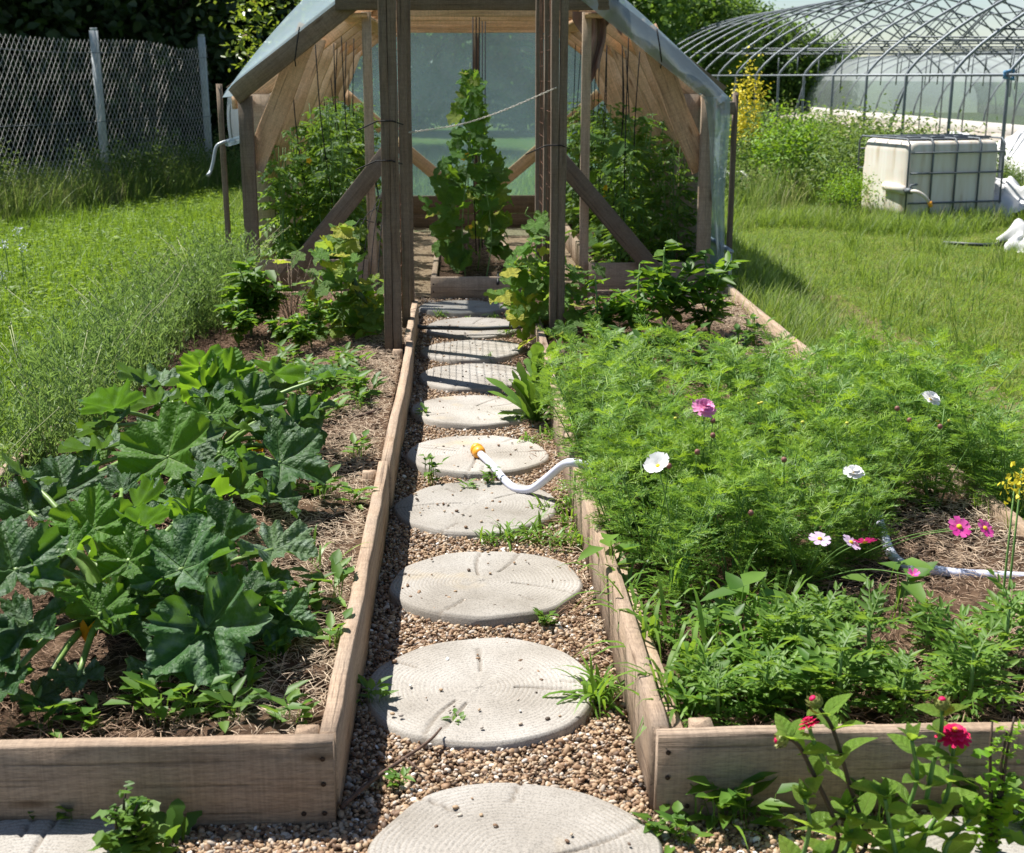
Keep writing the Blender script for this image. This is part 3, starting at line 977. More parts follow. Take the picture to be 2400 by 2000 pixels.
# ------------------------------------------------------------------ log-slice stepping slabs
def slab_mesh(seed):
    rr = random.Random(seed)
    NA, NR = 180, 101
    R0 = .305
    cracks = []
    a0 = rr.uniform(0, 6)
    for k in range(6):
        cracks.append((a0 + k * 2 * PI / 6 + rr.uniform(-.42, .42), rr.choice([.05, .09, .17, .21]), R0 if rr.random() < .75 else R0 * .7))
    wob = [(rr.uniform(.001, .0032), rr.uniform(0, 6), k) for k in (2, 3, 4, 5, 7, 9)]
    cx, cy = rr.uniform(-.015, .015), rr.uniform(-.01, .02)
    ang = np.linspace(0, 2 * PI, NA, endpoint=False)
    out = R0 + sum(a * np.sin(k * ang + p) for a, p, k in wob)
    rad = np.linspace(0, 1, NR)[1:]
    V = [(cx, cy, .032)]; UV = [(0, 0)]
    for fr in rad:
        rr_ = fr * out
        x = rr_ * np.cos(ang) + cx * (1 - fr); y = rr_ * np.sin(ang) + cy * (1 - fr)
        ring = fr * 25 + .10 * np.sin(3 * ang + seed) + .06 * np.sin(5 * ang + 2)
        amp = .0007 * np.minimum(1, fr * 3); ck = np.zeros(NA)
        z = .032 + amp * np.sin(ring * 2 * PI) - .0006 * np.sin(ang * 9)
        z = z - .010 * np.clip((fr - .955) / .045, 0, 1) ** 2
        for ca, r0, r1 in cracks:
            d = np.abs(np.sin(ang - ca - .35 * (fr - .5) * math.sin(seed + ca * 7))) * rr_
            same = np.cos(ang - ca) > 0
            hit = same & (d < .0055) & (rr_ > r0) & (rr_ <= r1 + .02)
            z = np.where(hit, z - .008 * (1 - d / .0055) - .001, z)
            ck = np.where(hit, np.maximum(ck, 1 - d / .008), ck)
        V += list(zip(x, y, z)); UV += list(zip(ring, ck))
    x = (out + .004) * np.cos(ang); y = (out + .004) * np.sin(ang)
    V += list(zip(x, y, np.full(NA, -.02))); UV += [(0.25, 0)] * NA
    T = []
    for k in range(NA):
        T.append((0, 1 + k, 1 + (k + 1) % NA))
    for i in range(NR - 1):
        for k in range(NA):
            a = 1 + i * NA + k; b = 1 + i * NA + (k + 1) % NA
            T += [(a, a + NA, b + NA), (a, b + NA, b)]
    return mesh_np('log_slice_slab', V, T, M['concrete'], True, UV)
SLABM = [slab_mesh(s) for s in (3, 8, 14)]
SLABS = [(.10, 2.405), (.038, 3.19), (.065, 3.935), (.045, 4.71), (.055, 5.42), (.05, 6.19), (.06, 6.93), (.05, 7.64), (.06, 8.36), (-.0, 9.14)]
ORD = ['nearest', 'second', 'third', 'fourth', 'fifth', 'sixth', 'seventh', 'eighth', 'ninth', 'tenth and farthest']
EXTRA = ['cut by the lower picture edge', 'with a brown twig lying on its near edge', 'with a faint ochre stain', 'with the hose bending just behind it',
         'under the orange hose connector', 'crossed by a post shadow', 'under wire mesh shadow', 'just before the dark pipe', 'just behind the dark pipe', 'in front of the wooden box']
for i, (sx, sy) in enumerate(SLABS):
    o = obj('stepping_slab', SLABM[i % 3], None, (sx, sy, 0), (R(random.uniform(-1.6, 1.6)), R(random.uniform(-1.6, 1.6)), random.uniform(0, 6.28)))
    tag(o, 'round ring-grooved grey slab, %s on the path, %s' % (ORD[i], EXTRA[i]), 'stepping slab', 'log-slice slabs of the path')
SIDE = [(-.90, 2.30), (1.09, 2.23)]
for (sx, sy), lab in zip(SIDE, ['round grey slab at lower left picture corner, below the left front board', 'round grey slab at lower right, behind the zinnia leaves']):
    o = obj('stepping_slab', SLABM[1], None, (sx, sy, 0), (0, 0, random.uniform(0, 6.28)))
    tag(o, lab, 'stepping slab', 'log-slice slabs of the path')
ALLSL = np.array(SLABS + SIDE)

# ------------------------------------------------------------------ gravel
def ico(sub=1):
    import bmesh
    bm = bmesh.new()
    bmesh.ops.create_icosphere(bm, subdivisions=sub, radius=1)
    V = np.array([v.co[:] for v in bm.verts]); T = np.array([[v.index for v in f.verts] for f in bm.faces])
    bm.free()
    return V, T
ICO1, ICO1T = ico(1)
ICO2, ICO2T = ico(2)
def pebble(seed):
    rng = np.random.default_rng(seed)
    V = ICO2.copy()
    d = rand_dirs(5, rng=rng)
    f = 1 + sum(rng.uniform(-.12, .14) * (V @ k) ** 2 * 1.3 for k in d)
    V = V * f[:, None] * np.array([rng.uniform(.85, 1.25), rng.uniform(.65, .9), rng.uniform(.42, .62)])
    return mesh_np('pebble', V, ICO2T, M['pebble'], True)
PEBS = [pebble(s) for s in range(6)]
def inside_slab(p, r=.298):
    d = np.linalg.norm(p[:, None, :2] - ALLSL[None], axis=2).min(1)
    return d < r
def region(n, x0, x1, y0, y1, rng):
    return np.stack([rng.uniform(x0, x1, n), rng.uniform(y0, y1, n)], 1)
rng = np.random.default_rng(5)
g = [region(34000, LX1, RX0, 2.0, 4.6, rng), region(22000, LX1, RX0, 4.6, 7.0, rng), region(13000, LX1 - .02, RX0 + .02, 7.0, 9.65, rng),
     region(19000, -1.35, LX1, 2.1, BY0 + .0, rng), region(27000, RX0, 2.0, 2.1, BY0, rng)]
g = np.concatenate(g)
g = g[~inside_slab(g, .296)]
n = len(g)
sz = rng.lognormal(math.log(.0049), .36, n).clip(.0022, .0105)
gp = np.column_stack([g, rng.uniform(.0, .011, n)])
onp = region(3000, LX1, RX0, 2.0, 9.3, rng)
onp = onp[inside_slab(onp, .28)]
keep = rng.random(len(onp)) < .17
onp = onp[keep]
gp = np.concatenate([gp, np.column_stack([onp, np.full(len(onp), .0345)])])
sz = np.concatenate([sz, rng.uniform(.003, .0075, len(onp))])
rot = np.column_stack([rng.normal(0, .5, len(gp)), rng.normal(0, .5, len(gp)), rng.uniform(0, 6.28, len(gp))])
rot[n:, :2] *= .3
scatter('gravel', 'brown and tan rounded pea gravel of the path', gp, rot, sz, PEBS, 'gravel', 3)

# ------------------------------------------------------------------ straw mulch and clods on the soil
def straw_mesh(seed):
    rr = random.Random(seed)
    ac = Acc()
    k = rr.uniform(-.05, .05)
    ac.tube([(-.5, 0, 0), (-.1, k, .03), (.25, k * .6, .05), (.5, -k * .4, .0)], [.014, .022, .018, .010], 4)
    return ac.mesh('straw', M['straw'])
STR = [straw_mesh(s) for s in range(5)]
def mulch(name, label, x0, x1, y0, y1, n, z, seed, zr=.03, smin=.014, smax=.055):
    r = np.random.default_rng(seed)
    p = region(n, x0, x1, y0, y1, r)
    s = r.uniform(smin, smax, n) ** 1.0
    ro = np.column_stack([r.normal(0, .2, n), r.normal(0, .28, n), r.uniform(0, 6.28, n)])
    scatter(name, label, np.column_stack([p, z + r.uniform(0, zr, n)]), ro, s, STR, 'straw', seed)
mulch('straw_mulch', 'dry straw mulch on the left bed', LX0 + .05, LX1 - .05, BY0 + .05, BY1, 62000, .13, 21, .038)
mulch('straw_mulch', 'dry straw mulch on the right bed', RX0 + .05, RX1 - .03, BY0 + .05, BY1, 50000, .13, 22, .038)
mulch('straw_litter', 'straw litter on the greenhouse floor', -.75, .95, 9.6, 14.2, 5000, .006, 23, .02)
mulch('path_litter', 'dry stems along the right edge of the path', RX0 - .13, RX0 - .01, 3.2, 8.0, 700, .012, 24, .02, .03, .08)
def clod(seed):
    r = np.random.default_rng(seed)
    V = ICO2 * (1 + r.normal(0, .14, (len(ICO2), 1))) * np.array([1, .85, .6])
    return mesh_np('clod', V, ICO2T, M['soil'])
CL = [clod(s) for s in range(4)]
for nm, x0, x1, sd in (('left', LX0 + .05, LX1 - .06, 31), ('right', RX0 + .1, RX1 - .03, 32)):
    r = np.random.default_rng(sd)
    p = region(3600, x0, x1, BY0 + .05, BY1, r)
    scatter('soil_clods', 'dark soil crumbs on the %s bed' % nm, np.column_stack([p, np.full(len(p), .138)]), r.uniform(0, 6, (len(p), 3)),
            r.lognormal(math.log(.008), .5, len(p)).clip(.003, .028), CL, 'soil', sd)

# ------------------------------------------------------------------ lawns
def tuft(seed, nb, hmin, hmax, w, lean, mat, spread=.05, K=4):
    r = np.random.default_rng(seed)
    ac = Acc()
    for i in range(nb):
        a = r.uniform(0, 2 * PI); h = r.uniform(hmin, hmax); ln = r.uniform(.15, lean)
        b = np.array([r.normal(0, spread), r.normal(0, spread), -.01])
        d = np.array([math.cos(a), math.sin(a), 0]); sd = np.array([-d[1], d[0], 0])
        t = np.linspace(0, 1, K)
        pts = b + np.outer(t * h * (1 - .25 * ln * t), [0, 0, 1]) + np.outer(ln * h * t ** 2, d)
        ac.strip(pts, w * r.uniform(.7, 1.3) * np.array([.8, 1, .75, .08])[:K], sd)
    return ac.mesh('grass_tuft', mat)
def leafy(seed, n, h, L, mat):
    r = np.random.default_rng(seed)
    ac = Acc()
    pos = np.column_stack([r.normal(0, .05, n), r.normal(0, .05, n), r.uniform(.01, h, n)])
    ac.leaves(pos, rand_dirs(n, -.1, .6, r), np.tile([0, 0, 1.], (n, 1)), r.uniform(.6, 1.2, n) * L, r.uniform(.4, .7, n) * L * .7, .2)
    return ac.mesh('meadow_leaves', mat)
LUSH = [tuft(s, 16, .07, .19, .0048, .8, M['g_lush']) for s in range(4)] + [leafy(s, 18, .13, .05, M['clover']) for s in (50, 51, 52)]
LUSHT = [tuft(s, 16, .18, .42, .005, .7, M['g_lush'], .06) for s in range(10, 13)]
DRY = [tuft(s, 20, .03, .075, .0046, 1.3, M['g_dry'], .06, 4) for s in range(20, 24)] + [leafy(55, 12, .05, .03, M['clover'])]
TALL = [tuft(s, 22, .25, .75, .0065, .8, M['g_tall'], .10) for s in range(30, 34)]
MIDG = [tuft(s, 18, .10, .30, .0055, .95, M['g_mid'], .06) for s in range(40, 43)]
def lawn(name, label, pts, srcs, smin, smax, seed, z=-.012):
    r = np.random.default_rng(seed)
    n = len(pts)
    ro = np.column_stack([r.normal(0, .10, n), r.normal(0, .10, n), r.uniform(0, 6.28, n)])
    scatter(name, label, np.column_stack([pts, np.full(n, z)]), ro, r.uniform(smin, smax, n), srcs, 'grass', seed)
def view_filter(p, margin=.12):
    x = p[:, 0]; y = p[:, 1]
    return (x / np.maximum(y, .1) > -.37 - margin) & (x / np.maximum(y, .1) < .45 + margin)
rng = np.random.default_rng(60)
pl = np.concatenate([region(5200, -3.6, -1.78, 3.6, 7, rng), region(15000, -6.0, -1.95, 7, 13, rng), region(15000, -8, -1.6, 13, 21, rng)])
fd = (pl[:, 0] + 4.42) - (pl[:, 1] - 16.9) * (.813 / 2.55)          # >0 in front of the fence
pl = pl[view_filter(pl) & (fd > -.3)]
lawn('lush_lawn', 'lush bright green grass left of the left bed', pl, LUSH, .75, 1.35, 61)
pt = np.concatenate([region(900, -3.4, -1.85, 3.6, 8, rng), region(1100, -5.5, -2.0, 8, 15, rng)])
lawn('tall_lawn_grass', 'taller grass blades standing in the left lawn', pt[view_filter(pt)], LUSHT, .6, 1.0, 62)
pr = np.concatenate([region(17000, 1.9, 5.2, 3.6, 9.5, rng), region(19000, 1.85, 7.5, 9.5, 16, rng), region(9000, 2, 9, 16, 24, rng)])
pr = pr[view_filter(pr)]
lawn('mown_lawn', 'short mown yellow-green grass right of the greenhouse', pr, DRY, .45, .9, 63)
pe = np.concatenate([region(1500, 1.84, 2.25, 4.0, 9.8, rng), region(900, 1.86, 2.6, 9.5, 15, rng), region(1600, 2.2, 6.5, 12.6, 15.0, rng)])
wob = (pe[:, 1] - 12.6) > 1.1 + .5 * np.sin(pe[:, 0] * 2.3)
pe = pe[(pe[:, 0] < 2.6) | wob]
pe = np.concatenate([pe, region(300, 2.2, 5.5, 6, 13, rng)])
lawn('lawn_edge_grass', 'longer unmown grass along the right bed and before the tank', pe[view_filter(pe)], MIDG, .5, 1.15, 64)
# tall grass at the fence foot
tt = rng.uniform(-1.9, 1.25, 1500); off = rng.normal(.02, .24, 1500)
fx = -4.42 + tt * .813 * 1.0 + off * .95; fy = 16.9 + tt * 2.55 - off * .30
pf = np.column_stack([fx, fy]); pf = pf[view_filter(pf)]
lawn('fence_foot_grass', 'tall seeding grass along the foot of the chain-link fence', pf, TALL, .5, 1.0, 65)
pw = region(2600, 2.9, 9.5, 16.2, 30, rng); pw = pw[view_filter(pw)]
lawn('field_grass', 'tall rough grass around the steel tunnel frame', pw, TALL, .45, 1.0, 66)
pb = region(1100, -2.6, -1.7, 14.3, 22, rng)
lawn('shade_grass', 'grass beside and behind the greenhouse', np.concatenate([pb, region(1600, -2, 3.2, 14.6, 24, rng)]), MIDG, .8, 1.6, 67)

# ------------------------------------------------------------------ greenhouse
def gridmesh(name, fn, nu, nv, mat):
    V = [fn(i / nu, j / nv) for j in range(nv + 1) for i in range(nu + 1)]
    T = []
    for j in range(nv):
        for i in range(nu):
            a = j * (nu + 1) + i
            T += [(a, a + 1, a + nu + 2), (a, a + nu + 2, a + nu + 1)]
    return mesh_np(name, V, T, mat, True)
GY0, GY1 = 9.72, 14.28
GXL, GXR, GXC = -1.53, 1.775, .122
EZ, RZ = 1.47, 2.73
GH = thing('greenhouse', 'wooden frame greenhouse with blue-tinted plastic film and open front', 'greenhouse', (GXC, GY0, 0))
gl = GH.location.copy()
def gmesh(name, fn, nu, nv, mat, par=GH):
    return obj(name, gridmesh(name, lambda u, v: tuple(Vector(fn(u, v)) - gl), nu, nv, mat), par)
for i in range(7):
    y = GY0 + .76 * i
    wm = M['wood_grey'] if i == 0 else M['wood_new']
    wp = M['wood_grey'] if i == 0 else M['wood_jamb']
    board('post', (GXL, y, 0), (GXL, y, EZ - .02), .10 if i == 0 else .15, .055, wp, GH, up=(0, 1, 0), seg=5)
    board('post', (GXR, y, 0), (GXR, y, EZ - .02), .10 if i == 0 else .15, .055, M['wood_jamb'] if i == 0 else wp, GH, up=(0, 1, 0), seg=5)
    yo = .056
    board('rafter', (GXL - .07, y + yo * (i > 0) - (i == 0) * .057, EZ - .02), (GXC - .012, y + yo * (i > 0) - (i == 0) * .057, RZ), .05, .14, wm, GH, seg=6, warp=.004)
    board('rafter', (GXR + .07, y + yo * (i > 0) - (i == 0) * .057, EZ - .02), (GXC + .012, y + yo * (i > 0) - (i == 0) * .057, RZ), .05, .14, wm, GH, seg=6, warp=.004)
    yk = y - .052 + (i == 0) * .110
    kz = random.uniform(-.12, .12)
    board('knee_brace', (GXL + .02, yk, .93 + kz), (GXL + .46, yk, 1.92 + kz * .5), .045, .155, M['wood_new'], GH, seg=7, warp=.010)
    board('knee_brace', (GXR - .02, yk, .93 - kz), (GXR - .46, yk, 1.92 - kz * .5), .045, .155, M['wood_new'], GH, seg=7, warp=.010)
    yc = y + (.112 if i else -.115)
    board('collar_beam', (-.86, yc, 2.10), (1.10, yc, 2.10), .05, .15, wm, GH, seg=6, warp=.004)
for x0, x1, nm in ((GXL - .085, GXL - .085, 'eave_rail'), (GXR + .085, GXR + .085, 'eave_rail')):
    board(nm, (x0, GY0 + .03, 1.40), (x1, GY1 + .05, 1.40), .03, .09, M['wood_new'], GH, seg=8)
for x in (-.76, .99):
    board('ceiling_plank', (x, GY0 - .06, 1.995), (x, GY1 + .1, 1.995), .22, .03, M['wood_new'], GH, seg=8, warp=.006)
board('ridge_beam', (GXC, GY0, RZ + .02), (GXC, GY1 + .1, RZ + .02), .05, .12, M['wood_new'], GH)
# front wall
for x, z1 in ((-.66, 2.02), (.895, 2.02)):
    board('door_jamb', (x, GY0 + .02, 0), (x, GY0 + .02, z1), .065, .05, M['wood_jamb'], GH, up=(0, 1, 0), seg=6)
board('base_board', (-1.58, GY0 - .048, .175), (-.69, GY0 - .048, .175), .036, .235, M['wood_jamb'], GH, seg=5)
board('base_board', (.925, GY0 - .048, .135), (1.83, GY0 - .048, .135), .036, .245, M['wood_jamb'], GH, seg=5)
board('diagonal_brace', (-.47, GY0 - .125, 1.12), (-1.38, GY0 - .125, .03), .036, .125, M['wood_grey'], GH, seg=5)
board('diagonal_brace', (.60, GY0 - .125, 1.12), (1.60, GY0 - .125, -.02), .036, .125, M['wood_grey'], GH, seg=5)
# inner beds
board('inner_bed_board', (-.78, GY0 + .1, .10), (-.78, GY1 - .1, .10), .04, .2, M['wood_jamb'], GH, seg=8)
board('inner_bed_board', (1.0, GY0 + .1, .10), (1.0, GY1 - .1, .10), .04, .2, M['wood_jamb'], GH, seg=8)
# back wall: film, studs, braces
BYW = GY1 + .17
board('back_stud', (.165, BYW, 0), (.165, BYW, 2.02), .07, .05, M['wood_brown'], GH, up=(0, 1, 0))
for x in (-.72, .96):
    board('back_stud', (x, BYW, 0), (x, BYW, 2.02), .06, .05, M['wood_new'], GH, up=(0, 1, 0))
board('back_board', (-1.55, BYW - .05, .25), (1.8, BYW - .05, .25), .04, .19, M['wood_brown'], GH, seg=8)
board('back_board', (-1.55, BYW - .05, .068), (1.8, BYW - .05, .068), .04, .168, M['wood_brown'], GH, seg=8)
for sgn in (-1, 1):
    board('back_brace', (GXC + sgn * .15, BYW - .092, .36), (GXC + sgn * .82, BYW - .092, .92), .035, .13, M['wood_new'], GH, seg=4)
    board('back_brace', (GXC + sgn * .95, BYW - .092, 1.05), (GXC + sgn * 1.35, BYW - .092, 1.40), .035, .13, M['wood_new'], GH, seg=4)
def bw(u, v):
    x = -1.58 + 3.41 * u
    ztop = min(EZ + (RZ - EZ) * (1 - abs(x - GXC) / 1.70), RZ)
    z = .30 + (ztop - .30) * v
    return (x, BYW + .045 + .012 * math.sin(9 * u + 4 * v) * math.sin(3 * v * PI), z)
gmesh('back_film', bw, 40, 24, M['film_back'])
# roof film
def roofL(u, v):
    xe, ze = GXL - .135, EZ - .03
    x = xe + (GXC - xe) * u; z = ze + (RZ + .12 - ze) * u + .15 * math.sin(PI * min(1, u * 1.02)) ** .8
    x -= .07 * math.sin(PI * u)
    y = GY0 - .13 + (BYW + .1 - GY0 + .13) * v
    z += .010 * math.sin(v * 6 * 2 * PI) * math.sin(PI * u)
    return (x, y, z)
def roofR(u, v):
    xe, ze = GXR + .12, EZ - .03
    x = xe + (GXC - xe) * u; z = ze + (RZ + .12 - ze) * u + .05 * math.sin(PI * u)
    x += .02 * math.sin(PI * u)
    y = GY0 - .13 + (BYW + .1 - GY0 + .13) * v
    return (x, y, z + .008 * math.sin(v * 6 * 2 * PI) * math.sin(PI * u))
gmesh('roof_film', roofL, 24, 36, M['film'])
gmesh('roof_film', roofR, 24, 36, M['film'])
# flap closing the bulge of the film against the front rafter
def flapL(u, v):
    a = Vector(roofL(u, 0))
    b = Vector((GXL - .10 + (GXC - GXL + .10) * u, GY0 - .092, EZ + .035 + (RZ - EZ + .02) * u))
    p = a.lerp(b, v)
    return tuple(p + Vector((0, -.015 * math.sin(PI * v), 0)))
gmesh('film_flap', flapL, 24, 4, M['film'])
def flapR(u, v):
    a = Vector(roofR(u, 0))
    b = Vector((GXR + .02 + (GXC - GXR - .02) * u, GY0 - .145, EZ - .10 + (RZ - EZ) * u))
    p = a.lerp(b, v)
    return tuple(p + Vector((0, -.012 * math.sin(PI * v) - .012 * math.sin(u * 31 + v * 3), 0)))
gmesh('film_flap', flapR, 40, 6, M['film_side'])
# left wall: film rolled up to a tube under the eave, with its crank
def wallL(u, v):
    return (GXL - .100 - .010 * math.sin(v * 23) - .012 * math.sin(u * PI), GY0 - .13 + (BYW + .1 - GY0 + .13) * v, 1.13 + (EZ - .03 - 1.13) * u)
gmesh('rolled_side_film', wallL, 6, 40, M['film_side'])
wtube('roll_tube', [(GXL - .11, GY0 - .16, 1.13), (GXL - .11, BYW + .1, 1.13)], .026, M['film_side'], GH, 8)
wtube('roll_crank', curve_pts([(GXL - .12, GY0 - .15, 1.14), (GXL - .15, GY0 - .17, 1.13), (GXL - .19, GY0 - .18, 1.10), (GXL - .215, GY0 - .20, .99), (GXL - .235, GY0 - .22, .93), (GXL - .24, GY0 - .28, .915)], 20), .012, M['pipe_grey'], GH, 8)
# right wall film down to the ground
def wallR(u, v):
    return (GXR + .12 + .012 * math.sin(v * 29) * (1 - u) + .012 * math.sin(u * 7), GY0 - .13 + (BYW + .1 - GY0 + .13) * v, .07 + (EZ - .10) * u)
gmesh('side_film', wallR, 10, 40, M['film_side'])
def curtainR(u, v):
    wd = .19 - .15 * (1 - v) ** .7
    x = GXR + .125 - wd * u + .008 * math.sin(v * 9)
    return (x, GY0 - .13 - .022 * math.sin(u * PI * 2.6 + v * 2.5) - .02 * u, .06 + (EZ - .09) * v)
gmesh('film_curtain', curtainR, 12, 24, M['film_side'])
wtube('roll_tube', [(GXR + .165, GY0 - .25, .36), (GXR + .155, BYW, .36)], .016, M['pipe_grey'], GH, 8)
wtube('tube_strap', [(GXR + .165, GY0 - .20, .35), (GXR + .17, GY0 - .21, .05)], .012, M['white_sheet'], GH, 6)
for x, z1, y in ((GXL - .19, 1.53, GY0 + .10), (GXR + .215, 1.47, GY0 + .10)):
    board('outer_batten', (x, y, -.02), (x, y, z1), .036, .045, M['wood_grey'], GH, up=(0, 1, 0), seg=5, warp=.004)
board('batten_cleat', (GXR + .10, GY0 + .05, 1.36), (GXR + .20, GY0 + .05, 1.36), .04, .09, M['wood_grey'], GH, seg=2)
# black cord tied round the front rafters
for sgn, xx in ((-1, -1.13), (1, 1.39)):
    zr = EZ + (RZ - EZ) * (1 - abs(xx - GXC) / 1.7)
    wtube('rafter_cord', [(xx - .02 * sgn, GY0 - .135, zr + .11), (xx, GY0 - .15, zr), (xx + .02 * sgn, GY0 - .14, zr - .11), (xx + .03 * sgn, GY0 - .02, zr - .15)], .005, M['twine'], GH, 5)

# planting box in the middle of the greenhouse
BX = thing('planting_box', 'low wooden planting box in the greenhouse aisle under the tall cucumber vine', 'planting box', (.08, 9.66, 0))
board('front_board', (-.235, 9.66, .082), (.39, 9.66, .082), .036, .155, M['wood_jamb'], BX, seg=5)
board('side_board', (-.215, 9.682, .075), (-.215, 12.6, .075), .042, .14, M['wood_jamb'], BX, seg=8)
board('side_board', (.37, 9.682, .075), (.37, 12.6, .075), .042, .14, M['wood_jamb'], BX, seg=8)
board('back_board', (-.235, 12.625, .075), (.39, 12.625, .075), .036, .14, M['wood_jamb'], BX, seg=4)
for nx in (-.215, .365):
    for nz in (.055, .11):
        obj('nail', NAIL, BX, loc=(nx - .08, -.0202, nz))
sheet('box_soil', -.194, .348, 9.68, 12.6, .10, M['soil'], 20, 80, .012, 71)
mulch('straw_mulch', 'straw mulch in the planting box', -.18, .34, 9.7, 12.5, 1800, .10, 72, .03)
sheet('side_bed_soil', -1.48, -.80, 9.76, 14.2, .13, M['soil'], 16, 60, .02, 73)
sheet('side_bed_soil', 1.02, 1.72, 9.76, 14.2, .13, M['soil'], 16, 60, .02, 74)
tag(wtube('drip_pipe', [(.27, 9.95, .15), (.262, 9.70, .172), (.258, 9.62, .13), (.255, 9.605, .112)], .011, M['black'], None, 8), 'short black drip pipe end hanging over the planting box front', 'pipe')

# cloth hung in the greenhouse
def cloth_fn(u, v):
    x = .90 + .12 * u + .02 * math.sin(v * 5); z = 2.01 - .42 * v * (1 - .12 * math.sin(u * 9))
    return (x, GY0 + .10 + .035 * math.sin(u * 11 + v * 2), z)
def cloth2_fn(u, v):
    x = .80 + .36 * u; z = 2.03 - (.06 + .13 * abs(math.sin(u * 4.1))) * v
    return (x, GY0 + .13 + .03 * math.sin(u * 15), z)
CT = thing('hanging_cloth', 'brownish cloth hanging from the right end of the front collar beam', 'cloth', (1.0, GY0, 1.5))
cl0 = CT.location.copy()
for nm, fn in (('long_fold', cloth_fn), ('short_fold', cloth2_fn)):
    obj(nm, gridmesh(nm, lambda u, v: tuple(Vector(fn(u, v)) - cl0), 14, 12, M['cloth']), CT)

# black twine hanging from the rafters
r = random.Random(4)
for i in range(26):
    sd = -1 if i % 2 else 1
    y = GY0 + .25 + (i // 2) * .33
    x = (GXC + sd * r.uniform(1.0, 1.42))
    zt = EZ + (RZ - EZ) * (1 - abs(x - GXC) / 1.7) - .06
    zb = r.uniform(.4, .7)
    o = wtube('twine', curve_pts([(x, y, zt), (x + r.uniform(-.04, .04), y, (zt + zb) / 2), (x - sd * r.uniform(0, .12), y + r.uniform(-.1, .1), zb)], 8), .0042, M['twine'], None, 4)
    tag(o, 'black twine hanging from the %s greenhouse rafters into the plants' % ('left' if sd < 0 else 'right'), 'twine', 'black twines on the %s side' % ('left' if sd < 0 else 'right'))
for i in range(5):
    x = .10 + .028 * i
    o = wtube('twine', [(x, 10.9 + .2 * i, 2.05), (x - .012, 10.7 + .2 * i, 1.0), (x + .01, 10.6 + .2 * i, .2)], .0045, M['twine'], None, 4)
    tag(o, 'black twine holding up the tall cucumber vine in the middle', 'twine', 'black twines of the middle vine')
for i in range(6):
    x = -.60 - .05 * i
    o = wtube('twine', curve_pts([(-.40 - .03 * i, 8.34, 1.2 - .10 * i), (-.45 - .04 * i, 8.1, .7), (-.47 - .055 * i, 7.8 + .05 * i, .15)], 8), .003, M['twine'], None, 4)
    tag(o, 'black twine slanting from the left trellis post into the yellowing cucumber', 'twine', 'black twines at the left trellis')

# ------------------------------------------------------------------ trellis arch over the path
TA = thing('trellis_arch', 'tall weathered board trellis with rusty wire mesh on both sides of the path', 'trellis', (.08, 7.6, 0))
TOP = 2.5
for x, y, d in ((-.397, 7.02, 1), (-.352, 7.02, 1), (-.334, 7.72, 0), (-.33, 8.30, 0)):
    board('post', (x, y, .0), (x + .004, y, TOP), .043 if d else .048, .07, M['wood_grey'], TA, up=(0, 1, 0), seg=9, warp=.003)
for x, y, d in ((.502, 7.36, 1), (.545, 7.36, 1), (.515, 8.12, 0), (.508, 8.88, 0)):
    board('post', (x, y, .0), (x + .006, y, TOP), .041 if d else .048, .07, M['wood_grey'], TA, up=(0, 1, 0), seg=9, warp=.003)
board('cross_beam', (-.42, 7.08, TOP - .06), (.60, 7.30, TOP - .06), .04, .09, M['wood_grey'], TA)
board('cross_beam', (-.38, 8.35, TOP - .06), (.58, 8.82, TOP - .06), .04, .09, M['wood_grey'], TA)
def mesh_panel(x, y0, y1, nm):
    ac = Acc()
    o0 = TA.location
    rr = random.Random(int(y1 * 10))
    k = 0
    z = .28
    while z < TOP - .1:
        ac.tube([Vector((x + rr.uniform(-.006, .006), y0 + (y1 - y0) * t, z + rr.uniform(-.006, .006))) - o0 for t in (0, .33, .66, 1)], .0017, 4)
        z += .085
    y = y0
    while y < y1 + .01:
        ac.tube([Vector((x + rr.uniform(-.008, .008), y + rr.uniform(-.01, .01), .26 + (TOP - .36) * t)) - o0 for t in (0, .25, .5, .75, 1)], .0017, 4)
        y += .085
    return tag(obj('wire_mesh', ac.mesh('wire_mesh', M['rust']), TA), kind='stuff')
mesh_panel(-.352, 7.06, 8.30, 'l')
mesh_panel(.512, 7.40, 8.88, 'r')
for (x, y, z, s) in ((-.40, 6.98, 1.36, -1), (-.41, 6.98, 1.16, -1), (.49, 7.31, 1.22, -1)):
    wtube('tie_cord', [(x + .10, y + .05, z - .02), (x + .05, y - .012, z), (x - .03, y - .012, z), (x + s * .14, y + .04, z - .05)], .0038, M['twine'], TA, 5)
# twisted wire sagging between the trellis posts
ctrl = [PY(838, 272, 6.97), PY(910, 262, 7.03), PY(965, 250, 7.1), PY(1040, 224, 7.18), PY(1132, 184, 7.31), PY(1140, 181, 7.31)]
cp = curve_pts(ctrl, 120)
WR = thing('sagging_wire', 'thin twisted pale wire sagging between the two front trellis posts', 'wire', cp[0])
for ph in (0, PI):
    pts = [p + Vector((0, math.cos(i * .9 + ph), math.sin(i * .9 + ph))) * .0035 for i, p in enumerate(cp)]
    wtube('strand', pts, .0021, M['string'], WR, 4)

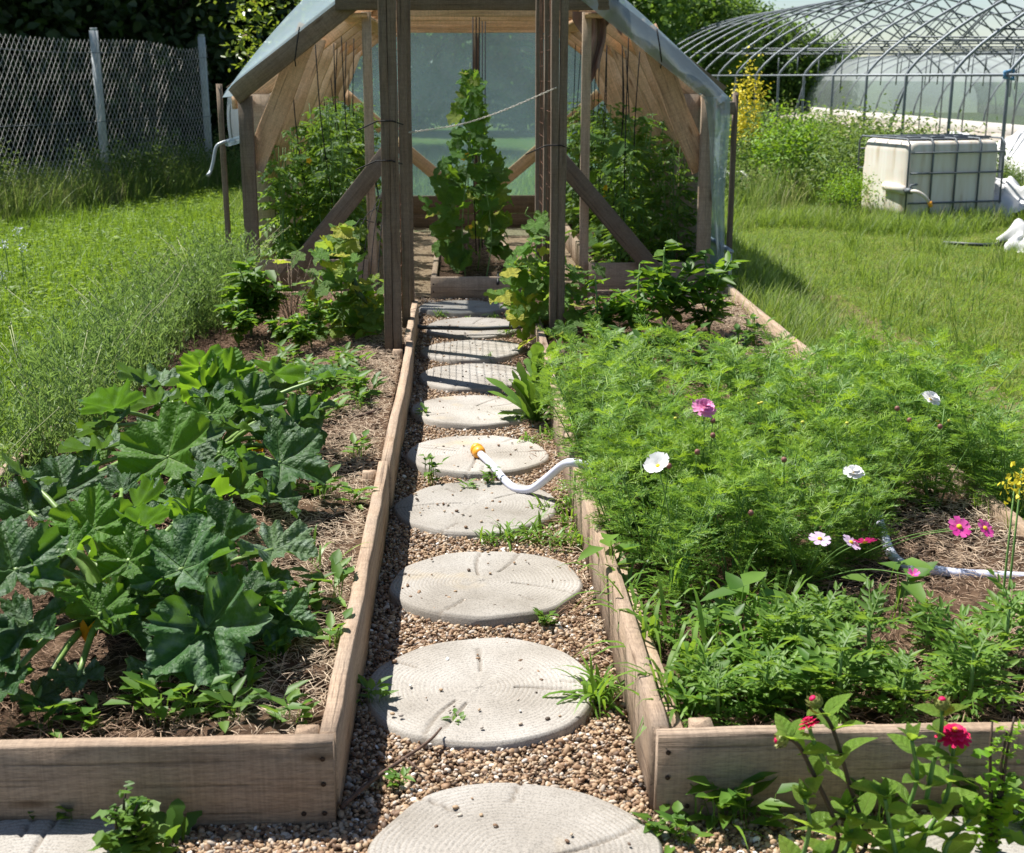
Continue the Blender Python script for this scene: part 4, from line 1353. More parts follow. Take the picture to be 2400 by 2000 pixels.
# ------------------------------------------------------------------ chain-link fence
F0 = Vector((-4.42, 16.9, 0)); FD = Vector((.815, 2.55, 0)); FL = FD.length; FDu = FD / FL
FE = thing('chain_link_fence', 'chain-link fence on grey posts in front of the dark trees', 'fence', F0)
for k in (-2, -1, 0, 1):
    a = F0 + FD * k
    ac = Acc()
    ac.box((0, 0, 1.05), (.075, .075, 2.14))
    ac.box((0, -.003, 2.135), (.06, .06, .035))
    p = obj('post', ac.mesh('post', M['postmetal']), FE, loc=a - F0, rot=(0, R(-1.2), math.atan2(FDu.y, FDu.x)))
ac = Acc()
s0, s1, z0, z1 = -2 * FL, 1 * FL, .12, 2.02
pit = .088
rr = random.Random(3)
def fp(s, z):
    sag = .012 * math.sin(s * 2.1) * (z - z0) / (z1 - z0)
    bulge = .06 * math.exp(-((s - .72 * FL) / .5) ** 2) * (z / 2)
    return FDu * s + Vector((.06 + bulge * .5, -.02, 0)) + Vector((0, 0, z + sag - bulge))
for sg in (1, -1):
    c = s0 - (z1 - z0)
    while c < s1 + (z1 - z0):
        pts = []
        nseg = 14
        for k in range(nseg + 1):
            z = z0 + (z1 - z0) * k / nseg
            s = c + sg * (z - z0) * .72
            if s0 < s < s1:
                pts.append(fp(s, z + rr.uniform(-.004, .004)))
        if len(pts) > 1:
            ac.tube(pts, .0024, 3, False)
        c += pit
tag(obj('wire_netting', ac.mesh('wire_netting', M['wire']), FE), kind='stuff')
for z in (1.86, 1.05, .25):
    wtube('tension_wire', [F0 + fp(s0 + (s1 - s0) * t / 12, z) for t in range(13)], .004, M['galv_dark'], FE, 4)

# ------------------------------------------------------------------ bare steel tunnel frame
TF = thing('tunnel_frame', 'bare galvanised steel hoop frame of a big tunnel behind the water tank', 'tunnel frame', (6.2, 15.5, 0))
TW, TE, TR = 8.8, 1.6, 1.82
NH = 17
to = TF.location
def tpt(i, x, z):
    return Vector((6.27 - .0734 * i + x, 15.45 + 1.578 * i, z))
def arch(i):
    pts = [tpt(i, 0, -.05), tpt(i, 0, TE * .8)]
    for k in range(0, 25):
        a = PI - PI * k / 24
        pts.append(tpt(i, TW / 2 + TW / 2 * math.cos(a), az(TW / 2 + TW / 2 * math.cos(a))))
    pts += [tpt(i, TW, TE * .8), tpt(i, TW, -.05)]
    return pts
def az(x):                         # arch height at x
    c = min(1, abs(x - TW / 2) / (TW / 2))
    return TE + TR * (1 - c ** 1.8) ** .78
for i in range(-1, NH):
    wtube('hoop', arch(i), .022, M['galv'], TF, 7)
    if i < 13:
        zt = 2.12 + .05 * math.sin(i * 2.3)
        wtube('tie_bar', [tpt(i, .5, zt), tpt(i, TW - .5, zt)], .013, M['galv_dark'], TF, 5)
        ac = Acc()
        for xa, xb in ((1.3, 2.2), (3.1, 2.2), (3.1, 4.4), (5.7, 4.4), (5.7, 6.6), (7.5, 6.6)):
            ac.tube([tpt(i, xa, 2.03) - to, tpt(i, xb, az(xb)) - to], .014, 5)
        obj('truss_struts', ac.mesh('truss_struts', M['galv_dark']), TF)
for x, z in ((0, TE), (TW, TE), (2.2, az(2.2) - .04), (TW / 2, az(TW / 2) - .04), (TW - 2.2, az(TW - 2.2) - .04)):
    wtube('purlin', [tpt(-1, x, z), tpt(NH - 1, x, z)], .019, M['galv'], TF, 6)
for i in (2, 5, 8):
    wtube('wind_brace', [tpt(i, .02, TE - .1), tpt(i + .8, .02, .05)], .02, M['galv'], TF, 6)
for i in range(1, 12):
    for x in (2.2, 3.6, 5.2, 6.6):
        ln = random.uniform(.3, .8)
        wtube('hanging_wire', [tpt(i, x, 2.02), tpt(i + .02, x, 2.02 - ln)], .012, M['galv_dark'], TF, 4)
tag(wtube('blue_rope', [tpt(0, -.06, TE + .02), tpt(0, .05, TE + .06), tpt(0, .06, TE - .05), tpt(0, -.05, TE - .03), tpt(0, -.04, TE + .05)], .022, plain('blue_rope', (.10, .25, .42), .8), TF, 5), None)
# covered tunnel beyond
T2 = thing('covered_tunnel', 'long tunnel covered in milky plastic beyond the bare frame', 'tunnel', (15.4, 30, 0))
t2 = T2.location
C2W, C2H, C20, C21 = 8.5, 2.45, 16, 61
def ctun(u, v, y=None):
    a = PI - PI * u
    return Vector((15.0 + C2W / 2 + C2W / 2 * math.copysign(abs(math.cos(a)) ** .75, math.cos(a)), C20 + (C21 - C20) * v if y is None else y, C2H * math.sin(a) ** .8))
u0 = .17
obj('roof_film', gridmesh('roof_film', lambda u, v: tuple(ctun(u0 + (1 - 2 * u0) * u, v) - t2), 26, 40, M['film_tunnel']), T2)
obj('side_film', gridmesh('side_film', lambda u, v: tuple(ctun(u0 * u, v) - t2), 8, 40, M['film_clear']), T2)
obj('side_film', gridmesh('side_film', lambda u, v: tuple(ctun(1 - u0 * u, v) - t2), 8, 40, M['film_clear']), T2)
obj('end_film', gridmesh('end_film', lambda u, v: tuple(Vector((ctun(u, 1).x, C21, ctun(u, 1).z * v)) - t2), 26, 6, M['film_tunnel']), T2)
for k in range(23):
    y = C20 + k * 2.045
    wtube('hoop', [ctun(j / 20, 0, y) for j in range(21)], .035, M['galv_dark'], T2, 5)
board('foot_board', (14.93, C20, .16), (14.93, C21, .16), .05, .34, plain('pale_foot_board', (.55, .53, .5), .8), T2, seg=4)
board('foot_board', (15.0 + C2W + .05, C20, .16), (15.0 + C2W + .05, C21, .16), .05, .34, M['bare'], T2, seg=4)
for v in (.28,):
    obj('shade_cloth', gridmesh('shade_cloth', lambda u, w: (ctun(.16, v + u * .10).x - .06 - t2.x, ctun(.1, v + u * .10).y - t2.y, 1.5 - (.15 + .45 * math.sin(u * PI)) * w), 8, 3, M['greencloth']), T2)

# ------------------------------------------------------------------ caged water tank
IB = thing('water_tank', 'dirty white plastic cube tank in a steel tube cage standing in the grass', 'water tank', (5.29, 15.05, .04), R(14.6))
def rbox(L, Wd, H, r, mat, name, bulge=.015):
    V = []
    n = 5
    prof = []
    for cx, cy, a0 in ((1, 1, 0), (-1, 1, 90), (-1, -1, 180), (1, -1, 270)):
        for k in range(n):
            a = R(a0 + 90 * k / (n - 1))
            prof.append((cx * (L / 2 - r) + r * math.cos(a), cy * (Wd / 2 - r) + r * math.sin(a)))
    zs = [(0, .92), (.03, .985), (.12, 1), (H * .30, 1.012), (H * .34, 1.0), (H * .62, 1.012), (H * .66, 1.0), (H - .12, 1), (H - .05, .985), (H - .015, .955), (H, .90)]
    for z, s in zs:
        V += [(x * s, y * s, z) for x, y in prof]
    m = len(prof)
    T = []
    for i in range(len(zs) - 1):
        for k in range(m):
            a, b = i * m + k, i * m + (k + 1) % m
            T += [(a, b, b + m), (a, b + m, a + m)]
    V += [(0, 0, 0), (0, 0, H + .006)]
    for k in range(m):
        T.append((len(V) - 2, (k + 1) % m, k))
        o = (len(zs) - 1) * m
        T.append((len(V) - 1, o + k, o + (k + 1) % m))
    return mesh_np(name, V, T, mat, True)
obj('tank_body', rbox(1.16, .98, .86, .10, M['tank'], 'tank_body'), IB)
def cage(name, pts):
    ac = Acc().tube(pts, .0105, 6)
    return obj(name, ac.mesh(name, M['galv_dark'], True), IB)
hx, hy = .60, .51
for x in (-hx, -.30, 0, .30, hx):
    cage('cage_bar', [(x, -hy, .0), (x, -hy, .83), (x, -hy + .05, .885), (x, hy - .05, .885), (x, hy, .83), (x, hy, 0)])
for z in (.20, .52, .74):
    cage('cage_ring', [(-hx + .02, -hy - .012, z), (hx, -hy - .012, z), (hx + .012, hy, z), (-hx, hy + .012, z)])
for y in (-.25, 0.02, .28):
    cage('cage_top_bar', [(-hx, y, .893), (hx, y, .893)])
ac = Acc().box((0, .02, .878), (.98, .80, .012))
obj('top_plate', ac.mesh('top_plate', M['galv_dark']), IB)
ac = Acc()
ac.tube([(-.585, -.06, .36), (-.60, -.50, .34)], [.05, .05], 10)
obj('outlet_moulding', ac.mesh('outlet_moulding', M['tank'], True), IB)
ac = Acc()
ac.tube([(-.60, -.49, .34), (-.60, -.60, .34)], .032, 10)
ac.tube([(-.60, -.58, .34), (-.60, -.58, .40), (-.52, -.58, .41)], .013, 6)
tp = obj('tap', ac.mesh('tap', M['galv_dark'], True), IB)
ac = Acc().tube(curve_pts([(-.60, -.60, .34), (-.57, -.66, .34), (-.51, -.70, .30), (-.45, -.73, .23)], 14), .019, 8)
hs_ = obj('tap_hose', ac.mesh('tap_hose', M['tank'], True), IB)
ac = Acc().tube([(-.452, -.73, .235), (-.43, -.74, .18)], [.024, .021], 8)
obj('hose_end', ac.mesh('hose_end', M['orange'], True), hs_)

# ------------------------------------------------------------------ plastic sheets lying about
def heap(name, label, c, sx, sy, h, seed, mat=M['white_sheet']):
    r = np.random.default_rng(seed)
    ph = r.uniform(0, 6, 8)
    def fn(u, v):
        x, y = (u - .5) * 2, (v - .5) * 2
        e = max(0, 1 - (x * x + y * y) * .75)
        z = h * e ** .6 * (.65 + .25 * math.sin(5 * x + ph[0]) * math.cos(4 * y + ph[1]) + .12 * math.sin(7 * x - 5 * y + ph[2]) + .04 * math.sin(13 * y + 8 * x + ph[3]))
        return (sx * x + .04 * math.sin(9 * y + ph[4]), sy * y + .04 * math.sin(8 * x + ph[5]), max(z, 0) + .004)
    o = obj(name, gridmesh(name, fn, 26, 26, mat), None, loc=c)
    return tag(o, label, 'plastic sheet')
heap('plastic_sheet', 'crumpled white film heap against the right side of the water tank', (6.22, 15.0, 0), .34, .5, .62, 1)
heap('plastic_sheet', 'white plastic bundle lying in the grass at the right picture edge', (5.42, 12.35, 0), .32, .28, .36, 2)
heap('plastic_sheet', 'long pale film strip lying behind the water tank', (8.2, 20.5, .1), .9, 2.6, .75, 3)
heap('plastic_sheet', 'small pale film scrap among the weeds right of the greenhouse', (3.45, 18.6, .1), .5, .3, .45, 4)
tag(wtube('drag_pipe', [(4.6, 12.55, .04), (4.95, 12.45, .03), (5.2, 12.35, .05)], .018, M['pipe_dark'], None, 6), 'dark pipe lying in the grass beside the white plastic bundle', 'pipe')

# ------------------------------------------------------------------ hoses and twig
HO = thing('garden_hose', 'white garden hose with orange connector lying across a path slab', 'hose', (.235, 4.99, .03))
hc = [PG(972, 915, .055), PG(984, 930, .055), PG(1010, 955, .05), PG(1035, 985, .05), PG(1060, 1003, .045), PG(1090, 1003, .06), PG(1120, 982, .12), PG(1150, 957, .19), PG(1168, 949, .235), PG(1195, 953, .235), PG(1235, 968, .20), PG(1290, 985, .155), (1.1, 4.85, .15), (1.40, 4.45, .15), PG(1835, 1145, .15), PG(1930, 1172, .15), PG(2020, 1180, .15), PG(2110, 1185, .14)]
wtube('hose_tube', curve_pts(hc[1:], 200), .0155, M['hose'], HO, 10)
a = hc[0]; b = hc[1]; dv = (a - b).normalized()
ac = Acc()
off = HO.location
q = lambda t: b + dv * t - off
ac.tube([q(-.012), q(.004), q(.022), q(.030)], [.019, .026, .029, .026], 14)
obj('connector_nut', ac.mesh('connector_nut', M['orange'], True), HO)
ac = Acc().tube([q(.0305), q(.036)], [.021, .021], 14)
obj('connector_seal', ac.mesh('connector_seal', M['black'], True), HO)
ac = Acc().tube([q(.036), q(.055), q(.070), q(.074)], [.027, .029, .026, .022], 14)
obj('connector_body', ac.mesh('connector_body', M['orange'], True), HO)
ac = Acc().tube([q(.0738), q(.0765)], [.014, .014], 12)
obj('connector_mouth', ac.mesh('connector_mouth', M['black'], True), HO)
tag(wtube('irrigation_pipe', [(-.36, 8.13, .10), (-.26, 8.13, .072), (.1, 8.12, .062), (.36, 8.13, .07), (.50, 8.16, .13)], .013, M['pipe_dark'], None, 8), 'dark irrigation pipe lying straight across the path', 'pipe')
tp = [PG(700, 1655, .03), PG(765, 1600, .028), PG(830, 1555, .03), PG(880, 1520, .045), PG(905, 1493, .047)]
TWG = thing('twig', 'thin brown twig lying from the shaded gravel onto the second slab', 'twig', tp[0])
wtube('twig_stem', curve_pts(tp, 24), [.0062 - .0035 * k / 24 for k in range(25)], M['twig'], TWG, 6)
wtube('side_shoot', [tp[2], PG(862, 1580, .03), PG(880, 1590, .02)], [.003, .0025, .0012], M['twig'], TWG, 5)
wtube('side_shoot', [tp[1], PG(742, 1590, .02), PG(725, 1583, .02)], [.003, .0022, .001], M['twig'], TWG, 5)
stick = [PG(722, 857, .15), PG(760, 847, .16), PG(783, 838, .16)]
tag(wtube('stick', stick, [.008, .009, .006], M['twig'], None, 6), 'dark stick lying on the straw of the left bed', 'stick')

# ------------------------------------------------------------------ broad leaves with veins
def lobed(seed, mat, na=72, nr=9, lobe=.22, serr=.035, ns=11, notch=.75, cup=.10, ruffle=.05, sharp=1.0, width=1.0, fold=.05, name='leaf', droop=.18):
    """palmate leaf of unit radius: stalk joins at the origin, tip along +y, blade in xy"""
    rr = random.Random(seed)
    th = np.linspace(-PI, PI, na + 1)[:-1] + PI / na
    veins = np.array([0, 1.12, -1.12, 2.15, -2.15]) + np.array([rr.uniform(-.08, .08) for _ in range(5)])
    dth = np.abs((th[:, None] - veins[None] + PI) % (2 * PI) - PI)
    k = dth.argmin(1); dm = dth.min(1)
    vl = np.array([1.0, .93, .93, .78, .78])[k]
    half = .56
    out = vl * (1 - lobe * (np.clip(dm / half, 0, 1)) ** sharp)
    out *= np.where(np.abs(th) > PI - .55, 1 - notch * ((np.abs(th) - (PI - .55)) / .55) ** 1.6, 1)
    saw = np.abs(((th * ns / 2 / PI * 5 + rr.random()) % 1) - .5) * 2
    out = out * (1 + serr * (saw - .5) + np.array([rr.gauss(0, serr * .35) for _ in th]))
    fr = np.linspace(0, 1, nr + 1)[1:]
    V = [(0, 0, 0)]; UV = [(0, 0)]
    ph = [rr.uniform(0, 6) for _ in range(6)]
    for f in fr:
        r_ = out * f
        x = r_ * np.sin(th) * width; y = r_ * np.cos(th)
        perp = r_ * np.sin(np.minimum(dm, PI / 2)); along = r_ * np.cos(dm)
        z = cup * r_ ** 2 - droop * np.clip(y, 0, None) ** 2 + fold * (1 - np.exp(-(perp / .10) ** 2)) * np.minimum(1, r_ * 2)
        z += ruffle * f ** 3 * (np.sin(th * 7 + ph[0]) + .7 * np.sin(th * 13 + ph[1])) + .02 * np.sin(th * 3 + ph[2]) * f
        V += list(zip(x, y, z)); UV += list(zip(np.maximum(along, 0), perp))
    T = []
    for i in range(na - 1):            # open at the notch
        T.append((0, 1 + i, 2 + i))
    for j in range(nr - 1):
        for i in range(na - 1):
            a = 1 + j * na + i
            T += [(a, a + na, a + na + 1), (a, a + na + 1, a + 1)]
    return mesh_np(name, V, np.array(T)[:, ::-1], mat, True, UV)
def blade_matrix(p, az_deg, tilt_deg, roll_deg, s):
    """stalk joint at p, tip pointing to azimuth (0 = away, 90 = right, 180 = to the camera) raised by tilt"""
    a, t = R(az_deg), R(tilt_deg)
    y = Vector((math.sin(a) * math.cos(t), math.cos(a) * math.cos(t), math.sin(t)))
    x = Vector((math.cos(a), -math.sin(a), 0))
    z = x.cross(y)
    q = Matrix.Rotation(R(roll_deg), 3, y)
    m = (q @ Matrix((x, y, z)).transposed()).to_4x4()
    m = Matrix.Translation(p) @ m @ Matrix.Scale(s, 4)
    return m
ZM = {}
for key in ('zuc', 'zuc_pale', 'zuc_new'):
    ZM[key] = [lobed(s, M[key], 96, 11, .27, .095, 9, .85, .24, .075, 1.5, name='squash_leaf', fold=.17, droop=.30) for s in (1, 2, 3, 4)]
def squash(name, label, base, leaves, extra, flowers, seed):
    rr = random.Random(seed)
    t = thing(name, label, 'squash plant', base)
    base = Vector(base)
    ac = Acc().tube([(0, 0, -.03), (.03, .02, .06), (.05, -.04, .12)], [.03, .028, .02], 8)
    obj('crown', ac.mesh('crown', M['petiole'], True), t)
    L = list(leaves)
    for _ in range(extra):
        a = rr.uniform(0, 360); d = rr.uniform(.10, .46); h = rr.uniform(.06, .38)
        p = base + Vector((math.sin(R(a)) * d, math.cos(R(a)) * d, h))
        L.append((p, rr.uniform(.09, .165), a, rr.uniform(-40, 30), rr.choice(['zuc', 'zuc', 'zuc_pale', 'zuc_new']), rr.uniform(-25, 25)))
    for (p, s, az_, tl, key, roll) in L:
        s *= .87; tl += rr.uniform(-16, 22); roll += rr.uniform(-26, 26)
        pl_ = Vector(p) - base
        o = obj('leaf', rr.choice(ZM[key]), t, mat4=blade_matrix(pl_, az_, tl, roll, s))
        mid = pl_ * .5 + Vector((0, 0, .05 + .04 * rr.random()))
        pts = curve_pts([Vector((rr.uniform(-.03, .03), rr.uniform(-.03, .03), .03)), mid, pl_], 8)
        pm = Acc().tube(pts, [.012 - .005 * i / (len(pts) - 1) for i in range(len(pts))], 7).mesh('stalk', M['petiole'], True)
        st = obj('stalk', pm, t)
    for (p, s, az_, tl) in flowers:
        ac = Acc()
        n = 5
        for k in range(n):
            a = 2 * PI * k / n
            d = np.array([[math.cos(a) * .55, math.sin(a) * .55, 1.0]])
            ac.leaves([[.004 * math.cos(a), .004 * math.sin(a), 0]], d, [[-math.cos(a), -math.sin(a), .3]], s, s * .55, -.12)
        m4 = Matrix.Translation(Vector(p) - base) @ Matrix.Rotation(R(-az_), 4, 'Z') @ Matrix.Rotation(R(tl), 4, 'X')
        f = obj('blossom', ac.mesh('blossom', M['orangeflower'], True), t, mat4=m4)
        f['label'] = 'orange squash blossom'
    return t
g1 = lambda u, v, z, s, a, tl, key='zuc', roll=0: (PG(u, v, z), s, a, tl, key, roll)
squash('squash_plant', 'large squash plant nearest the camera at the front of the left bed', (-.93, 3.32, .13), [
    g1(425, 1288, .30, .205, 150, -32, 'zuc', 8), g1(375, 1168, .40, .185, 20, 38, 'zuc', 0), g1(160, 1388, .21, .085, 175, 2, 'zuc_pale', 0),
    g1(75, 1432, .19, .085, 120, -5, 'zuc_pale'), g1(560, 1128, .30, .150, 112, -22, 'zuc_pale', 10), g1(190, 1085, .46, .140, 350, 30, 'zuc_new', -8),
    g1(30, 1170, .46, .170, 330, 25, 'zuc', 10), g1(205, 1262, .33, .115, 30, 25, 'zuc_new', 0), g1(255, 1292, .30, .10, 130, -18, 'zuc', 0),
    g1(300, 1222, .32, .085, 100, -5, 'zuc_pale'), g1(505, 1225, .30, .110, 80, 18, 'zuc', 0), g1(330, 1372, .21, .125, 115, -12, 'zuc_pale', 12),
    g1(60, 1280, .34, .135, 200, -25, 'zuc', 0), g1(20, 1330, .30, .12, 230, -25, 'zuc'), g1(140, 1130, .44, .13, 280, -12, 'zuc_new'), g1(280, 1080, .40, .13, 60, 12, 'zuc'),
    g1(455, 1330, .20, .10, 95, -30, 'zuc'), g1(60, 1050, .42, .15, 340, 38, 'zuc', -10), g1(265, 1150, .42, .12, 10, 35, 'zuc_new'),
    g1(0, 1410, .24, .12, 200, -30, 'zuc'), g1(545, 1190, .26, .11, 70, -10, 'zuc')],
    24, [(PG(240, 1245, .24), .07, 20, 20), (PG(178, 1318, .22), .06, 190, 30), (PG(205, 1070, .36), .08, 90, 70), (PG(380, 1048, .3), .06, 10, 20)], 4)
squash('squash_plant', 'squash plant behind the front one in the left bed, beside bare straw', (-.98, 4.85, .13), [
    g1(323, 790, .40, .165, 60, -6, 'zuc_pale', -10), g1(300, 785, .40, .165, 300, -8, 'zuc_pale'), g1(448, 800, .42, .15, 10, 62, 'zuc_new', -30), g1(470, 770, .46, .13, 30, 66, 'zuc_new', 40),
    g1(508, 832, .40, .165, 15, 50, 'zuc', 0), g1(322, 828, .40, .15, 285, -12, 'zuc_pale', 8), g1(345, 938, .46, .225, 5, 30, 'zuc_new', 0),
    g1(210, 920, .38, .175, 285, -6, 'zuc_pale', 0), g1(228, 872, .40, .145, 270, -2, 'zuc_pale', 10), g1(575, 950, .32, .205, 105, -22, 'zuc', 0),
    g1(605, 862, .34, .165, 100, -42, 'zuc', 0), g1(490, 880, .38, .115, 140, 10, 'zuc_pale', 0), g1(415, 985, .34, .14, 60, 10, 'zuc', 0),
    g1(488, 1010, .30, .15, 70, -20, 'zuc_new', 20), g1(130, 1010, .38, .165, 340, 32, 'zuc', 0), g1(560, 900, .34, .12, 60, 25, 'zuc', 0),
    g1(400, 905, .38, .13, 130, -25, 'zuc_pale', 0), g1(560, 1020, .28, .13, 120, -30, 'zuc', 0), g1(270, 970, .38, .13, 220, -15, 'zuc', 0),
    g1(450, 930, .32, .12, 200, -30, 'zuc_new', 0), g1(505, 945, .32, .12, 90, -35, 'zuc'), g1(335, 1010, .32, .12, 190, -28, 'zuc'), g1(620, 940, .26, .11, 85, -40, 'zuc'),
    g1(180, 960, .34, .13, 250, -25, 'zuc')],
    24, [(PG(565, 968, .2), .10, 250, 75), (PG(520, 955, .22), .07, 20, 40), (PG(380, 940, .26), .07, 180, 40), (PG(540, 925, .22), .06, 90, 50)], 5)

# ------------------------------------------------------------------ small plants, built once per kind and copied
def plant_kind(parts):
    return parts                    # list of (part name, mesh, kind)
def place(name, label, cat, parts, loc, rz=None, sc=1.0, group=None, tilt=None):
    rz = random.uniform(0, 6.28) if rz is None else rz
    t = thing(name, label, cat, loc, rz, group, sc, tilt or (R(random.uniform(-4, 4)), R(random.uniform(-4, 4))))
    for pn, me, kd in parts:
        o = obj(pn, me, t)
        if kd: o['kind'] = kd
    return t

def cosmos_kind(seed, h=.46):
    r = np.random.default_rng(seed)
    st = Acc(); fo = Acc(); tips = Acc()
    stems = 5
    P, Dd = [], []
    for s in range(stems):
        a = r.uniform(0, 6.28); ln = r.uniform(.15, .5); hh = h * r.uniform(.75, 1.08)
        pts = [np.array([.02 * math.cos(a), .02 * math.sin(a), -.02]) + np.array([math.cos(a) * ln * hh * t ** 1.4, math.sin(a) * ln * hh * t ** 1.4, hh * t]) for t in np.linspace(0, 1, 6)]
        st.tube(pts, [.004, .0038, .0034, .003, .0025, .0018], 5)
        for t in np.linspace(.15, 1, 10):
            p = pts[0] * (1 - t) + pts[-1] * t
            i = min(4, int(t * 5)); f = t * 5 - i
            p = pts[i] * (1 - f) + pts[i + 1] * f
            for sgn in (0, PI):
                b = r.uniform(0, 6.28) + sgn
                el = .25 + .75 * max(0, t - .4) + r.normal(0, .15)
                P.append(p); Dd.append([math.cos(b) * math.cos(el), math.sin(b) * math.cos(el), math.sin(el)])
    P = np.array(P); Dd = unit(np.array(Dd))
    for p, d in zip(P, Dd):
        L = r.uniform(.08, .15)
        side = unit(np.cross(d, [0, 0, 1.0])); up = np.cross(side, d)
        tip = p[2] > h * .82 and r.random() < .5
        ac = tips if tip else fo
        t = np.linspace(0, 1, 4)
        rach = p + np.outer(t * L, d) - np.outer(t ** 2 * L * .25, [0, 0, 1])
        ac.strip(rach, [.0028, .0024, .002, .0008], side)
        for q in np.linspace(.22, .95, 8):
            i = min(2, int(q * 3)); f = q * 3 - i
            c = rach[i] * (1 - f) + rach[i + 1] * f
            for sg in (-1, 1):
                l = L * (.52 - .30 * q) * r.uniform(.7, 1.2)
                dd = unit(d * .75 + side * sg * .75 + up * r.normal(0.05, .22))
                e = c + dd * l - np.array([0, 0, l * .12])
                m = c + dd * l * .5
                w = .0032
                sdd = unit(np.cross(dd, up + r.normal(0, .4, 3)))
                ac.strip([c, m, e], [w, w * 1.1, w * .3], sdd)
                for sg2 in (-1, 1):
                    d2 = unit(dd * .8 + unit(np.cross(up, dd)) * sg2 * .6 + r.normal(0, .1, 3))
                    ac.strip([m, m + d2 * l * .25, m + d2 * l * .48], [w, w, w * .3], sdd)
    parts = [('stem', st.mesh('stem', M['stem'], True), None), ('foliage', fo.mesh('foliage', M['cosmos']), 'stuff')]
    if tips.n:
        parts.append(('young_tips', tips.mesh('young_tips', M['cosmos_tip']), 'stuff'))
    return parts
COSM = [cosmos_kind(s) for s in range(6)]
rr = random.Random(15)
cosmos_plants = []
y = 3.55
row = 0
while y < 5.4:
    x = .48 + (row % 2) * .11
    while x < 1.86:
        px, py = x + rr.uniform(-.07, .07), y + rr.uniform(-.07, .07)
        ok = True
        if y < 4.05 and px > 1.28: ok = False
        if y < 3.75 and not (.55 < px < 1.05): ok = False
        if y < 4.4 and px > 1.60: ok = False
        if y > 5.1 and .75 < px < 1.1: ok = False
        if rr.random() < .05: ok = False
        if ok:
            s = rr.uniform(.70, 1.0) * (.68 if y < 3.9 else .85 if y < 4.3 else 1)
            t = place('cosmos_plant', 'feathery green cosmos plant without open flowers in the right bed', 'cosmos', COSM[rr.randrange(6)], (px, py, .13), rr.uniform(0, 6.28), s, 'feathery cosmos plants of the right bed')
            cosmos_plants.append((t, px, py))
        x += .225
    y += .215
    row += 1
for (px, py) in ((1.95, 4.75), (2.0, 5.2), (1.93, 5.5), (1.9, 4.35), (1.38, 4.22), (1.5, 4.36), (1.27, 4.05), (1.36, 4.4), (.55, 3.75), (.62, 3.95), (.52, 4.15), (.78, 3.62), (.92, 3.72), (.7, 4.1), (.85, 3.95), (.58, 3.5), (1.1, 3.7), (.55, 5.55), (.66, 5.65), (1.5, 5.5), (1.7, 5.6)):
    t = place('cosmos_plant', 'feathery green cosmos plant without open flowers in the right bed', 'cosmos', COSM[rr.randrange(6)], (px, py, .02), None, .95, 'feathery cosmos plants of the right bed')
    if py < 4.5 and px < 1.6: t.scale = (.72,) * 3; t.location.z = .13
    cosmos_plants.append((t, px, py))

# flowers
def daisy(mat, R0, n=8, w=.55, cup=.18, center=.24, layers=1, seed=0):
    r = np.random.default_rng(seed)
    pe = Acc(); ce = Acc()
    for la in range(layers):
        for k in range(n):
            a = 2 * PI * k / n + la * .4 + r.normal(0, .06)
            rad = np.array([math.cos(a), math.sin(a), 0]); tan = np.array([-math.sin(a), math.cos(a), 0])
            Lp = R0 * (1 - .2 * la) * r.uniform(.92, 1.05); el = cup + .28 * la
            V = []
            ts = np.linspace(.1, 1, 6)
            for t in ts:
                ww = R0 * w * .5 * math.sin(min(1, t * .92 + .12) * PI * .62)
                p = rad * Lp * t * math.cos(el) + np.array([0, 0, Lp * t * math.sin(el) + .004 * la])
                for q in (-1, 0, 1):
                    V.append(p + tan * ww * q + np.array([0, 0, -.06 * R0 * (q == 0) * t + (.04 * R0 * math.sin(9 * t + k) if q else 0)]))
            T = []
            for i in range(5):
                for q in range(2):
                    b = i * 3 + q
                    T += [(b, b + 3, b + 4), (b, b + 4, b + 1)]
            pe.add(V, T)
    for ang in np.linspace(0, 6.28, 1):
        ce.add(ICO2 * np.array([center * R0, center * R0, center * R0 * .7]) + np.array([0, 0, .05 * R0]), ICO2T)
    return pe.mesh('petals', mat, True), ce.mesh('flower_centre', M['yel'], True)
def flower_on(u, v, z, fm, label, tiltx=0, tiltz=0, s=1.0, plant=None, bud=False):
    p = PG(u, v, z)
    # the stem belongs to the nearest plant
    best = min(cosmos_plants, key=lambda c: (c[1] - p.x) ** 2 + (c[2] - p.y - .1) ** 2)
    t = best[0]
    Mw = Matrix.Translation(t.location) @ t.rotation_euler.to_matrix().to_4x4() @ Matrix.Diagonal((*t.scale, 1))
    inv = Mw.inverted()
    if not bud:
        t['label'] = 'cosmos plant in the right bed carrying ' + label
        t['group'] = 'flowering cosmos plants'
    b = Vector((best[1], best[2], .15))
    pts = curve_pts([b, b.lerp(p, .5) + Vector((.015, 0, .03)), p], 10)
    ac = Acc().tube([inv @ q for q in pts], [.0032 - .0012 * i / (len(pts) - 1) for i in range(len(pts))], 5)
    obj('flower_stem', ac.mesh('flower_stem', M['stem'], True), t)
    m4 = inv @ (Matrix.Translation(p) @ Matrix.Rotation(R(tiltz), 4, 'Z') @ Matrix.Rotation(R(tiltx), 4, 'X') @ Matrix.Scale(s * (1 if bud else .98), 4))
    f = obj('flower' if not bud else 'bud', fm[0], t, mat4=m4)
    f['label'] = label
    if len(fm) > 1:
        obj('flower_centre', fm[1], f)
D_WH = daisy(M['pet_white'], .034, 8, .56, .55, .16, 1, 1)
D_WHD = daisy(M['pet_white'], .031, 11, .40, .22, .16, 3, 2)
D_PKD = daisy(M['pet_pink'], .036, 13, .36, .12, .10, 4, 3)
D_LAV = daisy(M['pet_lav'], .030, 8, .5, .1, .22, 1, 4)
D_MAG = daisy(M['pet_mag'], .031, 8, .42, .18, .24, 1, 5)
